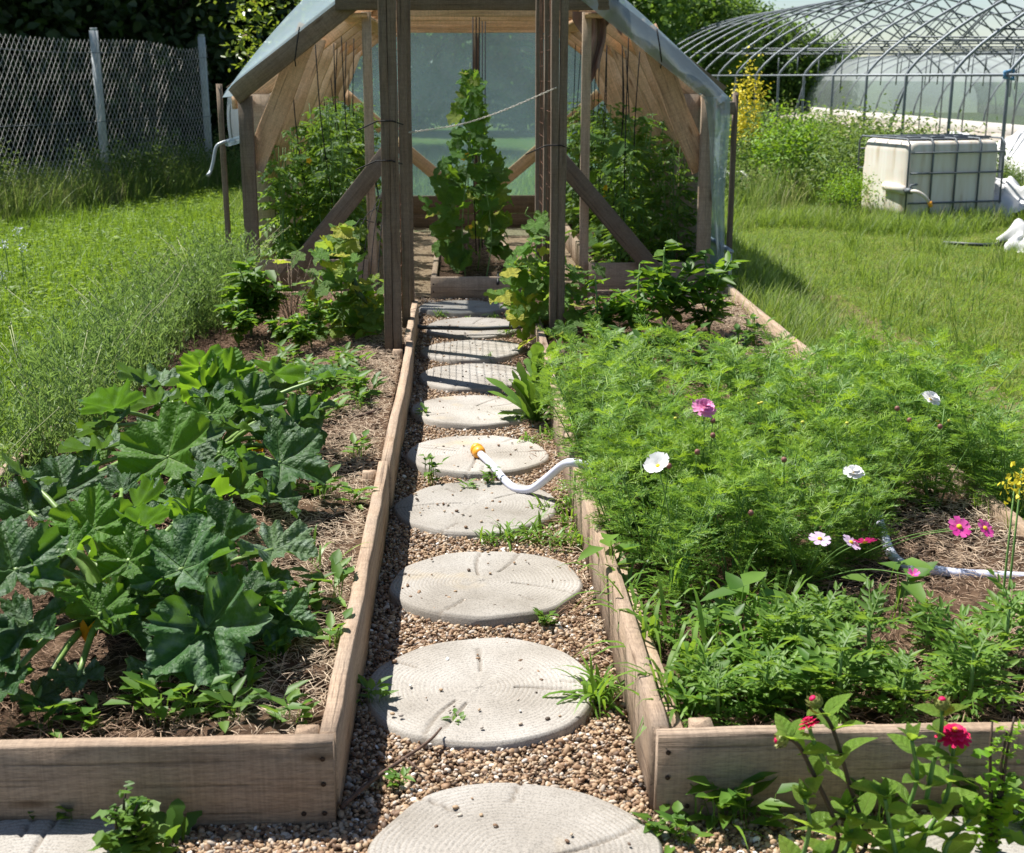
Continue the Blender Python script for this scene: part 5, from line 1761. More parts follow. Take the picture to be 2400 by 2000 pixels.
D_HOT = daisy(M['pet_hot'], .032, 8, .55, .12, .24, 1, 6)
flower_on(1443, 838, .58, D_PKD, 'a pink double flower', 35, 20, 1.15)
flower_on(1350, 957, .56, D_WH, 'a cupped white flower leaning left', 40, -40, 1.25)
flower_on(1750, 972, .55, D_WHD, 'a small white double flower', 18, 0, 1.0)
flower_on(1908, 820, .56, D_WHD, 'a white frilled flower against the lawn', 30, 40, 1.15)
flower_on(1681, 1106, .44, D_LAV, 'a pale lavender flower on a branching stalk', 20, 10)
flower_on(1745, 1113, .42, D_LAV, 'a lavender flower next to a magenta one', 35, 60, .95)
flower_on(1774, 1112, .42, D_MAG, 'a magenta flower next to a lavender one', 35, 180, 1.0)
flower_on(1967, 1081, .40, D_HOT, 'two pink flowers, one with pale petal bases', 42, 10, 1.05)
flower_on(2020, 1084, .40, D_HOT, 'two pink flowers near the right picture edge', 46, 40, .9)
flower_on(1873, 1180, .34, daisy(M['pet_hot'], .02, 6, .5, .6, .1, 1, 9), 'a half-open pink flower above bare straw', 20, 0, 1.0)
BUD = (Acc().add(ICO2 * np.array([.0085, .0085, .009]), ICO2T).mesh('bud', M['budred'], True),)
BUDY = (Acc().add(ICO2 * np.array([.006, .006, .005]), ICO2T).mesh('bud', plain('yellow_green_bud', (.50, .48, .06), .7), True),)
for u, v, z in ((1462, 863, .55), (1462, 893, .52), (1430, 927, .52), (1372, 956, .52), (1608, 943, .50), (1840, 838, .55), (1928, 875, .50), (1865, 862, .5), (1540, 1052, .4)):
    flower_on(u, v, z, BUD, 'round reddish bud', bud=True)
for u, v, z in ((1556, 828, .56), (1562, 826, .56), (1646, 866, .55), (1737, 868, .52), (1923, 863, .5), (1945, 863, .5), (1385, 858, .5)):
    flower_on(u, v, z, BUDY, 'small yellow bud', bud=True)

# ferny marigold-like plants
def marigold_kind(seed, h=.15):
    r = np.random.default_rng(seed)
    st = Acc().tube([(0, 0, -.02), (.004, 0, h * .5), (0, .004, h)], [.006, .005, .003], 6)
    fo = Acc()
    for k in range(34):
        t = r.uniform(.05, 1); a = r.uniform(0, 6.28); el = .02 + t * .75 + r.normal(0, .15)
        d = np.array([math.cos(a) * math.cos(el), math.sin(a) * math.cos(el), math.sin(el)])
        L = r.uniform(.06, .115) * (1.15 - .55 * t)
        p = np.array([0, 0, h * t]); side = unit(np.cross(d, [0, 0, 1.0])); up = np.cross(side, d)
        fo.strip([p, p + d * L * .5, p + d * L - up * L * .1], [.003, .003, .002], side)
        pos, dr, ups, LL = [], [], [], []
        for q in np.linspace(.3, 1, 4):
            for sg in (-1, 1):
                pos.append(p + d * L * q - up * L * .1 * q * q); dr.append(unit(d * .7 + side * sg * (.8 if q < .98 else .15))); ups.append(up); LL.append(L * (.50 - .10 * q) * r.uniform(.75, 1.25))
        fo.leaves(np.array(pos), np.array(dr) + r.normal(0, .12, (8, 3)), np.array(ups) + r.normal(0, .2, (8, 3)), np.array(LL), np.array(LL) * .34, .15)
    return [('stem', st.mesh('stem', M['stem'], True), None), ('foliage', fo.mesh('foliage', M['marigold']), 'stuff')]
MARI = [marigold_kind(s) for s in (1, 2, 3)]
for (u, v, s) in ((1723, 1470, 1.05), (1780, 1395, 1.05), (1985, 1470, 1.0), (1960, 1420, 1.0), (2060, 1380, 1.1), (1560, 1460, .85), (1640, 1380, .95), (1590, 1370, .8), (1470, 1490, .7), (1850, 1480, .8), (1900, 1345, .7), (1440, 1440, .7), (1690, 1345, .8)):
    place('marigold_plant', 'low ferny marigold plant without flowers at the front of the right bed', 'marigold', MARI[rr.randrange(3)], PG(u, v, .13), None, s * 1.12, 'ferny marigolds at the front of the right bed')

# crabgrass clumps
def crab_kind(seed, nb=26, h=.24, w=.011):
    r = np.random.default_rng(seed)
    ac = Acc()
    for i in range(nb):
        a = r.uniform(0, 6.28); L = h * r.uniform(.5, 1.3); el = r.uniform(.35, 1.35)
        d = np.array([math.cos(a) * math.cos(el), math.sin(a) * math.cos(el), math.sin(el)]); sd = np.array([-math.sin(a), math.cos(a), 0])
        b = np.array([r.normal(0, .02), r.normal(0, .02), -.01 + r.uniform(0, .05)])
        t = np.linspace(0, 1, 6)
        pts = b + np.outer(t * L, d) - np.outer(t ** 2.4 * L * r.uniform(.3, .8), [0, 0, 1])
        ac.strip(pts, w * r.uniform(.6, 1.2) * np.array([.5, .9, 1, .85, .5, .06]), sd)
    return ac.mesh('blades', M['crab'])
CRAB = [crab_kind(s) for s in range(4)]
CRABS = [crab_kind(s, 30, .11, .009) for s in range(10, 13)]
for (u, v, s) in ((1300, 1290, 1.0), (1340, 1340, 1.1), (1420, 1400, 1.2), (1500, 1390, 1.0), (1360, 1450, 1.0), (1400, 1490, .9), (1570, 1330, 1.2), (1620, 1290, 1.1), (1480, 1270, 1.1),
                  (1390, 1240, 1.0), (1660, 1350, 1.0), (1250, 1190, .9), (1560, 1420, 1.0), (1460, 1460, 1.0), (1290, 1240, .8), (1750, 1290, .9), (1540, 1250, 1.0)):
    o = obj('grass_clump', CRAB[rr.randrange(4)], None, PG(u, v, .12), (0, 0, rr.uniform(0, 6.28)), s)
    tag(o, 'broad-bladed grass clump in the front part of the right bed', 'grass clump', 'grass clumps of the right bed')
for (u, v, s, lab) in ((660, 1180, .9, 'light green grass sprig on the straw beside the squash leaves'), (585, 1310, .9, 'light green grass sprig right of the big drooping squash leaf'), (545, 745, .9, 'grass sprig at the far end of the squash in the left bed')):
    o = obj('grass_clump', crab_kind(int(u), 9, .17, .010), None, PG(u, v, .13), (0, 0, rr.uniform(0, 6.28)), s)
    tag(o, lab, 'grass clump', 'grass sprigs of the left bed')

# broad-leaved weeds
def weed_kind(seed, n=14, h=.07, L=.06, w=.5):
    r = np.random.default_rng(seed)
    ac = Acc()
    a = r.uniform(0, 6.28, n); el = r.uniform(.05, .9, n)
    d = np.stack([np.cos(a) * np.cos(el), np.sin(a) * np.cos(el), np.sin(el)], 1)
    pos = np.column_stack([r.normal(0, .015, n), r.normal(0, .015, n), r.uniform(0, h, n)]) + d * L * .3
    ac.leaves(pos, d, np.tile([0, 0, 1.], (n, 1)), L * r.uniform(.6, 1.2, n), L * w * r.uniform(.8, 1.2, n), .25)
    for p, dd in zip(pos, d):
        ac.strip([p - dd * L * .3 - np.array([0, 0, p[2] * .8]), p], [.003, .003], [dd[1], -dd[0], .01])
    return ac.mesh('leaves', M['weed'])
WEED = [weed_kind(s) for s in range(4)] + [weed_kind(9, 26, .12, .045, .55)]
def weed(u, v, z, s, lab, grp=None, kind=None, cat='weed', nm='weed_plant'):
    o = obj(nm, kind or WEED[rr.randrange(4)], None, PG(u, v, z), (0, 0, rr.uniform(0, 6.28)), s)
    tag(o, lab, cat, grp)
weed(885, 995, .01, .95, 'small leafy weed on the path left of the hose bend', kind=WEED[4])
weed(1005, 1003, .01, .7, 'dark green leafy weed on the path beside the white hose', kind=WEED[4])
for (u, v, s) in ((960, 1012, .6), (1120, 1282, .5), (765, 1450, .8), (936, 1490, .4), (870, 860, .7), (1115, 1282, .5), (820, 1612, .5)):
    weed(u, v, .008, s, 'tiny weed sprouting in the path gravel', 'tiny weeds in the path gravel')
for (u, v, s) in ((1040, 1115, 1.0), (1090, 1110, 1.1), (1140, 1120, 1.0), (1170, 1085, 1.1), (1000, 1118, .8), (1120, 1060, .9), (1185, 1130, 1.0), (1085, 915, .9), (1130, 900, .8), (1065, 870, .8), (1160, 1045, .9), (1000, 745, .7), (1040, 690, 1.0), (1010, 655, .7), (905, 652, .8), (960, 660, .6)):
    o = obj('grass_clump', CRABS[rr.randrange(3)], None, PG(u, v, .0), (0, 0, rr.uniform(0, 6.28)), s)
    tag(o, 'low grass tuft growing between the path slabs and the right board', 'grass clump', 'low grass tufts on the path')
o = obj('grass_clump', crab_kind(77, 60, .17, .012), None, PG(1225, 1450, .0), (0, 0, 0), 1.0)
tag(o, 'big grass clump overhanging the second slab from the right board', 'grass clump')
for (u, v, s) in ((330, 1480, 1.2), (480, 1490, 1.0), (590, 1490, 1.0), (300, 1450, .9), (680, 1240, 1.3), (660, 1030, 1.2), (600, 1010, 1.1), (735, 940, 1.0), (610, 1280, 1.0), (690, 1330, .9), (640, 1250, 1.0), (620, 820, 1.1), (700, 800, 1.3), (680, 850, 1.2), (740, 815, 1.3), (640, 780, 1.0), (730, 1040, .9), (560, 1360, .8), (400, 1470, 1.0), (500, 1440, .9), (190, 1490, .9), (100, 1500, .9), (645, 870, 1.1), (560, 770, 1.0)):
    weed(u, v, .14, s, 'small green weed in the straw of the left bed', 'weeds of the left bed')
for k in range(40):
    u, v = rr.uniform(1380, 1900), rr.uniform(1250, 1490)
    if not (u > 1780 and v < 1420):
        weed(u, v, .14, rr.uniform(.6, 1.1), 'small leafy weed between the marigolds of the right bed', 'weeds of the right bed', kind=WEED[rr.randrange(5)])
for k in range(34):
    weed(rr.uniform(1230, 1600), rr.uniform(715, 800), .13, rr.uniform(1.1, 1.9), 'low leafy plant in the right bed between the cosmos and the peppers', 'low plants before the peppers', kind=WEED[rr.randrange(5)])
AMR = weed_kind(33, 8, .16, .085, .62)
weed(1525, 1330, .13, 1.2, 'broad pale-leaved weed standing among the grass of the right bed', kind=AMR)
weed(1245, 1200, .13, 1.1, 'broad-leaved weed overhanging the right path board', kind=AMR)
weed(1820, 1290, .13, 1.3, 'broad-leaved weed behind the marigolds near the bare straw', kind=AMR)
for (u, v, s) in ((1100, 855, 1.0), (1095, 800, 1.0)):
    pass

# tall leafy weed against the right board (dandelion-like, over the sixth slab)
def rosette(seed, n, L, w, el0, el1, mat, name='foliage'):
    r = np.random.default_rng(seed)
    ac = Acc()
    for k in range(n):
        a = r.uniform(0, 6.28); el = r.uniform(el0, el1); l = L * r.uniform(.6, 1.15)
        d = np.array([math.cos(a) * math.cos(el), math.sin(a) * math.cos(el), math.sin(el)]); sd = np.array([-math.sin(a), math.cos(a), 0])
        t = np.linspace(0, 1, 9)
        pts = np.array([r.normal(0, .012), r.normal(0, .012), 0]) + np.outer(t * l, d) - np.outer(t ** 2.2 * l * .28, [0, 0, 1])
        ww = w * np.array([.15, .25, .55, .45, .8, .65, .95, .7, .05]) * r.uniform(.8, 1.2)
        ac.strip(pts, ww, sd)
    return ac.mesh(name, mat)
ROS = rosette(5, 26, .24, .05, .5, 1.4, M['weed'])
o = obj('weed_plant', ROS, None, PG(1100, 868, .0), (0, 0, 1.0), 1.7)
tag(o, 'tall leafy weed growing against the right board over the sixth slab', 'weed')
o = obj('weed_plant', ROS, None, PG(1105, 800, .0), (0, 0, 2.6), 1.5)
tag(o, 'leafy weed behind the tall one at the foot of the right board', 'weed')

# grey-green clumps along the left edge of the left bed
def flax_kind(seed, h=.52):
    r = np.random.default_rng(seed)
    ac = Acc(); sd_ = Acc()
    for k in range(46):
        a = r.uniform(0, 6.28); ln = abs(r.normal(0, .34)); hh = h * r.uniform(.5, 1.05)
        b = np.array([r.normal(0, .06), r.normal(0, .06), -.02]); d = np.array([math.cos(a), math.sin(a), 0]) + np.array([-.25, 0, 0])
        t = np.linspace(0, 1, 5)
        pts = b + np.outer(t * hh, [0, 0, 1]) + np.outer(t ** 1.6 * hh * ln, d)
        ac.strip(pts, [.003, .003, .0025, .002, .001], [-d[1], d[0], 0])
        n = 17
        q = r.uniform(.1, 1, n); i = np.minimum((q * 4).astype(int), 3); f = (q * 4 - i)[:, None]
        pos = pts[i] * (1 - f) + pts[i + 1] * f
        dr = rand_dirs(n, .1, .9, r) + np.array([0, 0, .35])
        ac.leaves(pos, dr, rand_dirs(n, .2, 1, r), r.uniform(.028, .055, n), r.uniform(.006, .010, n), .1)
    for k in range(1 + seed % 2):
        a = r.uniform(0, 6.28); hh = h * r.uniform(1.05, 1.3)
        pts = [np.array([.03 * math.cos(a), .03 * math.sin(a), 0]) + np.array([-(.15 + .3 * t) * hh * t ** 1.5 + .1 * math.cos(a) * t, .1 * math.sin(a) * t, hh * t * (1 - .1 * t)]) for t in np.linspace(0, 1, 6)]
        sd_.tube(pts, .0014, 4)
        sd_.add(ICO1 * np.array([.0045, .0045, .008]) + pts[-1], ICO1T)
    return [('foliage', ac.mesh('foliage', M['flax']), 'stuff'), ('seed_stalks', sd_.mesh('seed_stalks', plain('seed_stalk%d' % seed, (.36, .38, .20), .8), True), None)]
FLAX = [flax_kind(s) for s in range(4)]
for k in range(40):
    y = 4.2 + k * .139
    x = -1.80 - .10 * math.sin(k * 1.9) - (.20 if k % 3 == 1 else 0)
    if y > 8.9: x += .05
    x += rr.uniform(-.10, .06)
    if k % 5 == 3: continue
    place('lavender_clump', 'grey-green narrow-leaved clump in the row along the left bed edge', 'lavender', FLAX[rr.randrange(4)], (x + .02 * rr.random(), y, -.01), None, rr.uniform(.62, 1.05), 'grey-green clumps along the left bed')
for k in range(22):
    place('lavender_clump', 'grey-green narrow-leaved clump in the row along the left bed edge', 'lavender', FLAX[rr.randrange(4)], (-1.56 + rr.uniform(-.08, .08), 4.9 + k * .2, .10), None, rr.uniform(.8, 1.0), 'grey-green clumps along the left bed')

# peppers
def pepper_kind(seed, h=.40, n=150, L=.085, w=.42, mat=None):
    r = np.random.default_rng(seed)
    st = Acc(); fo = Acc()
    st.tube([(0, 0, -.02), (.005, 0, h * .5), (0, .01, h * .9)], [.006, .0055, .003], 6)
    tips = []
    for k in range(10):
        a = r.uniform(0, 6.28); z0 = h * r.uniform(.05, .5); l = h * r.uniform(.3, .55)
        e = np.array([math.cos(a) * l * .55, math.sin(a) * l * .55, z0 + l * .75])
        st.tube([(0, 0, z0), tuple(e * .55 + np.array([0, 0, z0 * .42])), tuple(e)], [.004, .003, .002], 5)
        tips.append((np.array([0, 0, z0]), e))
    tips.append((np.array([0, 0, h * .4]), np.array([0, 0.01, h * .95])))
    P = []
    for i in range(n):
        a, b = tips[r.integers(0, len(tips))]
        P.append(a + (b - a) * r.uniform(.25, 1.02))
    P = np.array(P)
    d = rand_dirs(n, -.35, .55, r); d[:, :2] += unit(P[:, :2] + 1e-4) * .4
    fo.leaves(P, d, np.tile([0, 0, 1.], (n, 1)) + r.normal(0, .25, (n, 3)), L * r.uniform(.55, 1.2, n), L * w * r.uniform(.8, 1.2, n), .22)
    return [('stem', st.mesh('stem', M['stem'], True), None), ('foliage', fo.mesh('foliage', mat or M['pepper']), 'stuff')]
PEP = [pepper_kind(s) for s in (1, 2, 3)]
for (u, v, s, lab) in ((1225, 705, .85, 'leafy pepper plant nearest the right trellis posts'), (1310, 705, 1.0, 'pepper plant below the right diagonal brace'), (1362, 690, 1.15, 'tallest pepper plant, in front of the right base board'), (1455, 690, 1.05, 'dark pepper plant at the right corner of the greenhouse')):
    place('pepper_plant', lab, 'pepper plant', PEP[rr.randrange(3)], PG(u, v, .13), None, s * 1.25, 'pepper plants')
BAS = pepper_kind(7, .30, 170, .065, .55)
place('basil_plant', 'leafy basil-like plant in the far left corner of the left bed', 'herb', BAS, PG(515, 695, .13), None, 1.6)
place('basil_plant', 'second leafy herb right of the corner one in the left bed', 'herb', BAS, PG(560, 695, .13), 2.0, 1.2)
for (u, v, s, lab) in ((490, 720, 1.0, 'low leafy herb at the outer edge of the far left bed'), (610, 735, .8, 'low leafy herb on the straw before the dry stalks'), (640, 720, .9, 'leafy herb between the dry stalks and the yellowing cucumber'), (575, 725, .7, 'small leafy herb beside the corner herbs')):
    place('herb_plant', lab, 'herb', BAS, PG(u, v, .13), None, s)
for k in range(30):
    weed(rr.uniform(500, 790), rr.uniform(740, 850), .14, rr.uniform(.8, 1.4), 'small green weed in the straw of the far left bed', 'weeds of the far left bed', kind=WEED[rr.randrange(4)])
place('herb_plant', 'small fine-leaved herb before the yellowing cucumber', 'herb', pepper_kind(9, .25, 160, .028, .5), PG(655, 700, .13), None, 1.1)
DST = Acc()
r_ = np.random.default_rng(3)
for k in range(18):
    a = r_.uniform(0, 6.28); hh = r_.uniform(.25, .5)
    DST.tube([(0, 0, 0), (math.cos(a) * .05, math.sin(a) * .05, hh * .5), (math.cos(a) * .14, math.sin(a) * .14, hh)], [.0025, .002, .001], 4)
    for q in range(3):
        b = r_.uniform(0, 6.28); f = r_.uniform(.5, 1)
        c = np.array([math.cos(a) * .12 * f, math.sin(a) * .12 * f, hh * f])
        DST.tube([c, c + np.array([math.cos(b) * .05, math.sin(b) * .05, .05])], [.0015, .0008], 4)
o = obj('dry_stalks', DST.mesh('dry_stalks', M['drystalk']), None, PG(600, 690, .13))
tag(o, 'dry leafless stalks before the left base board of the greenhouse', 'dry plant')

# ------------------------------------------------------------------ cucumber vines (each leaf its own piece)
CU = {k: [lobed(s, M[k], 40, 6, .22, .05, 7, .8, .12, .05, .9, name='cucumber_leaf', fold=.05, droop=.25) for s in (11, 12, 13)] for k in ('cuke', 'cuke_y', 'cuke_d')}
def vine(name, label, base, stems, leaves, seed, mats, cukes=(), flowers=()):
    rr = random.Random(seed)
    t = thing(name, label, 'cucumber vine', base)
    base = Vector(base)
    for pts in stems:
        pp = curve_pts([Vector(p) - base for p in pts], 20)
        obj('stem', Acc().tube(pp, [.006 - .003 * i / (len(pp) - 1) for i in range(len(pp))], 6).mesh('stem', M['petiole'], True), t)
    for (p, s, a, tl) in leaves:
        obj('leaf', rr.choice(CU[rr.choice(mats)]), t, mat4=blade_matrix(Vector(p) - base, a, tl, rr.uniform(-30, 30), s))
    for (p, l, a) in cukes:
        p = Vector(p) - base
        ac = Acc().tube([p, p + Vector((.01, 0, -l * .3)), p + Vector((.02 + a, -.01, -l * .7)), p + Vector((.04 + a * 2, -.01, -l))], [.008, .017, .018, .007], 8)
        obj('cucumber', ac.mesh('cucumber', M['cucumber'], True), t)
    for p in flowers:
        f = Acc()
        for k in range(5):
            an = 2 * PI * k / 5
            f.leaves([[0, 0, 0]], [[math.cos(an), -.7, math.sin(an)]], [[0, -1, 0.1]], .024, .016, .1)
        obj('flower', f.mesh('flower', M['yel'], True), t, loc=Vector(p) - base)
    return t
rr = random.Random(31)
lv = []
for k in range(290):
    t = rr.random() ** .8
    z = .20 + 1.42 * t
    w = .235 * (1 - t) ** .8 + .055 + (.05 if .25 < t < .55 else 0)
    a = rr.uniform(-170, 170)
    yb = 10.15 + rr.uniform(-.15, .75)
    x = .075 + math.sin(R(a)) * w * rr.uniform(.55, 1.05)
    lv.append(((x, yb - math.cos(R(a)) * .08, z), rr.uniform(.075, .125) * (1.1 - .60 * t), 180 + rr.uniform(-95, 95), rr.uniform(-65, -5)))
for (u, v) in ((880, 430), (900, 455), (870, 410), (905, 425), (1030, 440), (1025, 350), (895, 470), (915, 490)):
    lv.append((PY(u, v, 10.0), .075, rr.uniform(120, 240), rr.uniform(-40, 0)))
vine('cucumber_vine', 'tall cone-shaped cucumber vine in the middle of the greenhouse', (.06, 10.1, .1),
     [[(.02, 10.05, .1), (.0, 10.1, .5), (.06, 10.15, 1.1), (.07, 10.2, 1.68)], [(.12, 10.4, .1), (.16, 10.4, .6), (.09, 10.35, 1.3), (.05, 10.3, 1.60)], [(.05, 10.7, .1), (.05, 10.7, .8), (.06, 10.6, 1.3)], [(.18, 10.0, .1), (.22, 10.05, .4), (.18, 10.1, .8)]],
     lv, 6, ['cuke', 'cuke', 'cuke', 'cuke_d'], [], [PY(958, 318, 10.0), PY(965, 465, 9.95), PY(950, 325, 10.0)])
# left trellis cucumber
lv = []
def cluster(pts, n, sp, smin, smax, y0, dy):
    for k in range(n):
        u, v = rr.choice(pts)
        lv.append((PY(u + rr.gauss(0, sp), v + rr.gauss(0, sp), y0 + rr.uniform(-dy, dy)), rr.uniform(smin, smax), 180 + rr.uniform(-110, 110), rr.uniform(-60, 15)))
cluster([(700, 490), (690, 520), (710, 540), (690, 570), (720, 590), (700, 620), (740, 620), (690, 650), (730, 660), (760, 640), (720, 690), (760, 680), (780, 640), (735, 600), (770, 600), (790, 690)], 170, 20, .045, .085, 7.55, .32)
cluster([(705, 470), (690, 500), (715, 520), (660, 560), (640, 600), (670, 640), (690, 700), (740, 720)], 40, 18, .045, .08, 7.5, .25)
cluster([(600, 520), (620, 560), (640, 540), (655, 590)], 9, 18, .045, .07, 7.7, .2)
cluster([(700, 730), (740, 735), (760, 750)], 10, 18, .03, .05, 7.3, .15)
vine('cucumber_vine', 'yellowing cucumber vine climbing twines left of the left trellis posts', (-.66, 7.5, .13),
     [[PY(708, 765, 7.35), PY(705, 690, 7.4), PY(700, 600, 7.5), PY(705, 460, 7.6)], [PY(760, 700, 7.6), PY(745, 640, 7.6), PY(730, 540, 7.6)], [PY(640, 560, 7.7), PY(680, 600, 7.6), PY(705, 650, 7.5)]],
     lv, 7, ['cuke_y', 'cuke_y', 'cuke'], [(PY(722, 560, 7.3), .17, .02)], [PY(690, 470, 7.4)])
lv = []
cluster([(1100, 480), (1105, 520), (1060, 560), (1045, 590), (1090, 580), (1120, 575), (1140, 560), (1090, 610), (1120, 620), (1080, 640), (1110, 640), (1165, 600), (1180, 570), (1060, 620)], 125, 17, .045, .085, 7.75, .32)
cluster([(1050, 600), (1075, 560), (1060, 640), (1090, 680), (1110, 710), (1095, 520)], 34, 14, .045, .08, 7.55, .2)
cluster([(1150, 690), (1190, 640), (1180, 680)], 7, 14, .045, .08, 7.2, .12)
lv.append((PY(1158, 672, 7.15), .085, 180, -50)); lv.append((PY(1155, 760, 6.95), .075, 110, -15)); lv.append((PY(1060, 655, 7.5), .07, 200, -30))
vine('cucumber_vine', 'young cucumber vine with curling tendril climbing the right trellis posts', (.52, 7.6, .13),
     [[PY(1150, 730, 7.3), PY(1125, 640, 7.6), PY(1100, 560, 7.8), PY(1100, 470, 7.9)], [PY(1180, 690, 7.5), PY(1160, 620, 7.5), PY(1080, 590, 7.6)],
      [PY(1100, 480, 7.9), PY(1090, 450, 7.9), PY(1078, 440, 7.85), PY(1083, 425, 7.85)]],
     lv, 8, ['cuke', 'cuke', 'cuke_y'], [], [])

# ------------------------------------------------------------------ greenhouse side plants
def tall_kind(seed, h=1.35, n=520):
    r = np.random.default_rng(seed)
    st = Acc(); fo = Acc()
    for k in range(3):
        a = r.uniform(0, 6.28)
        pts = [(math.cos(a) * .12 * t, math.sin(a) * .12 * t, h * t - .02) for t in np.linspace(0, 1, 6)]
        st.tube(pts, [.008, .008, .007, .006, .005, .003], 6)
    for k in range(70):
        t = r.uniform(.06, 1) ** .9; a = r.uniform(0, 6.28); el = r.uniform(-.35, .5)
        d = np.array([math.cos(a) * math.cos(el), math.sin(a) * math.cos(el), math.sin(el)])
        L = r.uniform(.16, .30) * (1.1 - .5 * t); p = np.array([math.cos(a) * .05, math.sin(a) * .05, h * t])
        side = unit(np.cross(d, [0, 0, 1.])); up = np.cross(side, d)
        fo.strip([p, p + d * L * .5, p + d * L - [0, 0, L * .3]], [.004, .004, .002], side)
        pos, dr, LL = [], [], []
        for q in np.linspace(.3, 1, 4):
            for sg in (-1, 1):
                pos.append(p + d * L * q - np.array([0, 0, L * .3 * q * q])); dr.append(unit(d * .6 + side * sg * .8 + r.normal(0, .2, 3) - np.array([0, 0, .25]))); LL.append(L * .42 * r.uniform(.7, 1.2))
        fo.leaves(np.array(pos), np.array(dr), np.tile(up, (8, 1)) + r.normal(0, .3, (8, 3)), np.array(LL), np.array(LL) * .52, .25)
    return [('stem', st.mesh('stem', M['stem'], True), None), ('foliage', fo.mesh('foliage', M['tomato']), 'stuff')]
TOM = [tall_kind(s) for s in range(4)]
for sd, x0 in ((-1, -1.18), (1, 1.36)):
    for k in range(13):
        y = GY0 + .34 + k * .33
        place('tomato_plant', 'tall tomato plant tied to twine on the %s side inside the greenhouse' % ('left' if sd < 0 else 'right'), 'tomato plant', TOM[rr.randrange(4)],
              (x0 + rr.uniform(-.24, .24), y, .12), rr.uniform(0, 6.28), rr.uniform(.78, .98) * (.92 if k < 2 else 1), 'tomato plants on the %s side' % ('left' if sd < 0 else 'right'))
for (px, py, sc_) in ((-1.36, 9.98, .72), (-1.30, 10.35, .82), (-1.0, 9.98, .62), (-1.38, 10.75, .85), (1.62, 10.1, .75), (1.18, 9.98, .7)):
    place('tomato_plant', 'tall tomato plant tied to twine on the %s side inside the greenhouse' % ('left' if px < 0 else 'right'), 'tomato plant', TOM[rr.randrange(4)], (px, py, .12), None, sc_, 'tomato plants on the %s side' % ('left' if px < 0 else 'right'))
GHC = [lobed(s, M['cuke_d'], 30, 4, .22, .05, 7, .8, .12, .05, .9, name='cucumber_leaf', droop=.25) for s in (21, 22)]
for sd, x0 in ((-1, -.98), (1, 1.2)):
    for j in range(2):
        t = thing('cucumber_plant', 'broad-leaved cucumber plant %s on the %s side inside the greenhouse' % (['near the front', 'farther back'][j], 'left' if sd < 0 else 'right'), 'cucumber vine', (x0, GY0 + .5 + j * .9, .12))
        obj('stem', Acc().tube([(0, 0, 0), (.02, 0, .5), (0, 0, 1.0)], [.007, .006, .003], 6).mesh('stem', M['petiole'], True), t)
        for k in range(26):
            a = rr.uniform(0, 360); d = rr.uniform(.06, .24); z = rr.uniform(.08, 1.0)
            obj('leaf', GHC[k % 2], t, mat4=blade_matrix(Vector((math.sin(R(a)) * d, math.cos(R(a)) * d, z)), a, rr.uniform(-50, 0), rr.uniform(-20, 20), rr.uniform(.07, .12)))
        for k in range(2):
            f = Acc()
            for q in range(5):
                an = 2 * PI * q / 5
                f.leaves([[0, 0, 0]], [[math.cos(an), -.7, math.sin(an)]], [[0, -1, 0.1]], .03, .02, .1)
            obj('flower', f.mesh('flower', M['yel'], True), t, loc=(rr.uniform(-.15, .15), -.2, rr.uniform(.4, .9)))
LET = rosette(8, 34, .24, .13, .15, 1.1, M['brightbush'], 'leaves')
for x, lab in ((-1.30, 'bright green lettuce behind the left base board, near the corner post'), (-1.02, 'bright green lettuce behind the left base board, near the brace')):
    o = obj('lettuce_plant', LET, None, (x, 9.92, .14), (0, 0, x * 5), 1.0)
    tag(o, lab, 'lettuce')

# ------------------------------------------------------------------ zinnias and weeds in the foreground
ZL = [lobed(s, M['zinnia'], 26, 5, .0, .012, 3, .0, .05, .015, 1, width=.50, fold=.05, name='zinnia_leaf', droop=.30) for s in (31, 32, 33)]
def zinnia_leaf(seed):
    rr = random.Random(seed)
    nl, nw = 9, 4
    V, UV, T = [], [], []
    for i in range(nl + 1):
        t = i / nl
        w = .27 * math.sin(PI * min(1, t ** .72)) ** .85 + .012
        for j in range(-nw, nw + 1):
            q = j / nw
            x = w * q
            V.append((x, t, .10 * abs(q) * w * 3 - .22 * t * t + .012 * math.sin(7 * t + 3 * q + seed)))
            UV.append((t * .95, abs(x)))
    m = 2 * nw + 1
    for i in range(nl):
        for j in range(2 * nw):
            a = i * m + j
            T += [(a, a + 1, a + m + 1), (a, a + m + 1, a + m)]
    return mesh_np('zinnia_leaf', V, T, M['zinnia'], True, UV)
ZL = [zinnia_leaf(s) for s in range(3)]
def zinnia_head(R0, layers, mat):
    pe = Acc()
    rr = random.Random(4)
    for la in range(layers):
        n = 13 - 2 * la
        for k in range(n):
            a = 2 * PI * k / n + la * .31
            el = -.12 + la * .24
            rad = np.array([math.cos(a), math.sin(a), 0]); tan = np.array([-math.sin(a), math.cos(a), 0])
            L = R0 * (1 - .19 * la) * rr.uniform(.93, 1.05)
            V, T = [], []
            for t in np.linspace(.15, 1, 5):
                ww = R0 * .19 * min(1, t * 1.5) * (1 if t < .95 else .55)
                p = rad * L * t * math.cos(el) + np.array([0, 0, L * t * math.sin(el) + .0045 * la - .25 * R0 * max(0, t - .7)])
                for q in (-1, 0, 1):
                    V.append(p + tan * ww * q + np.array([0, 0, -.03 * R0 * (q == 0)]))
            for i in range(4):
                for q in range(2):
                    b = i * 3 + q
                    T += [(b, b + 3, b + 4), (b, b + 4, b + 1)]
            pe.add(V, T)
    return pe.mesh('petals', mat, True)
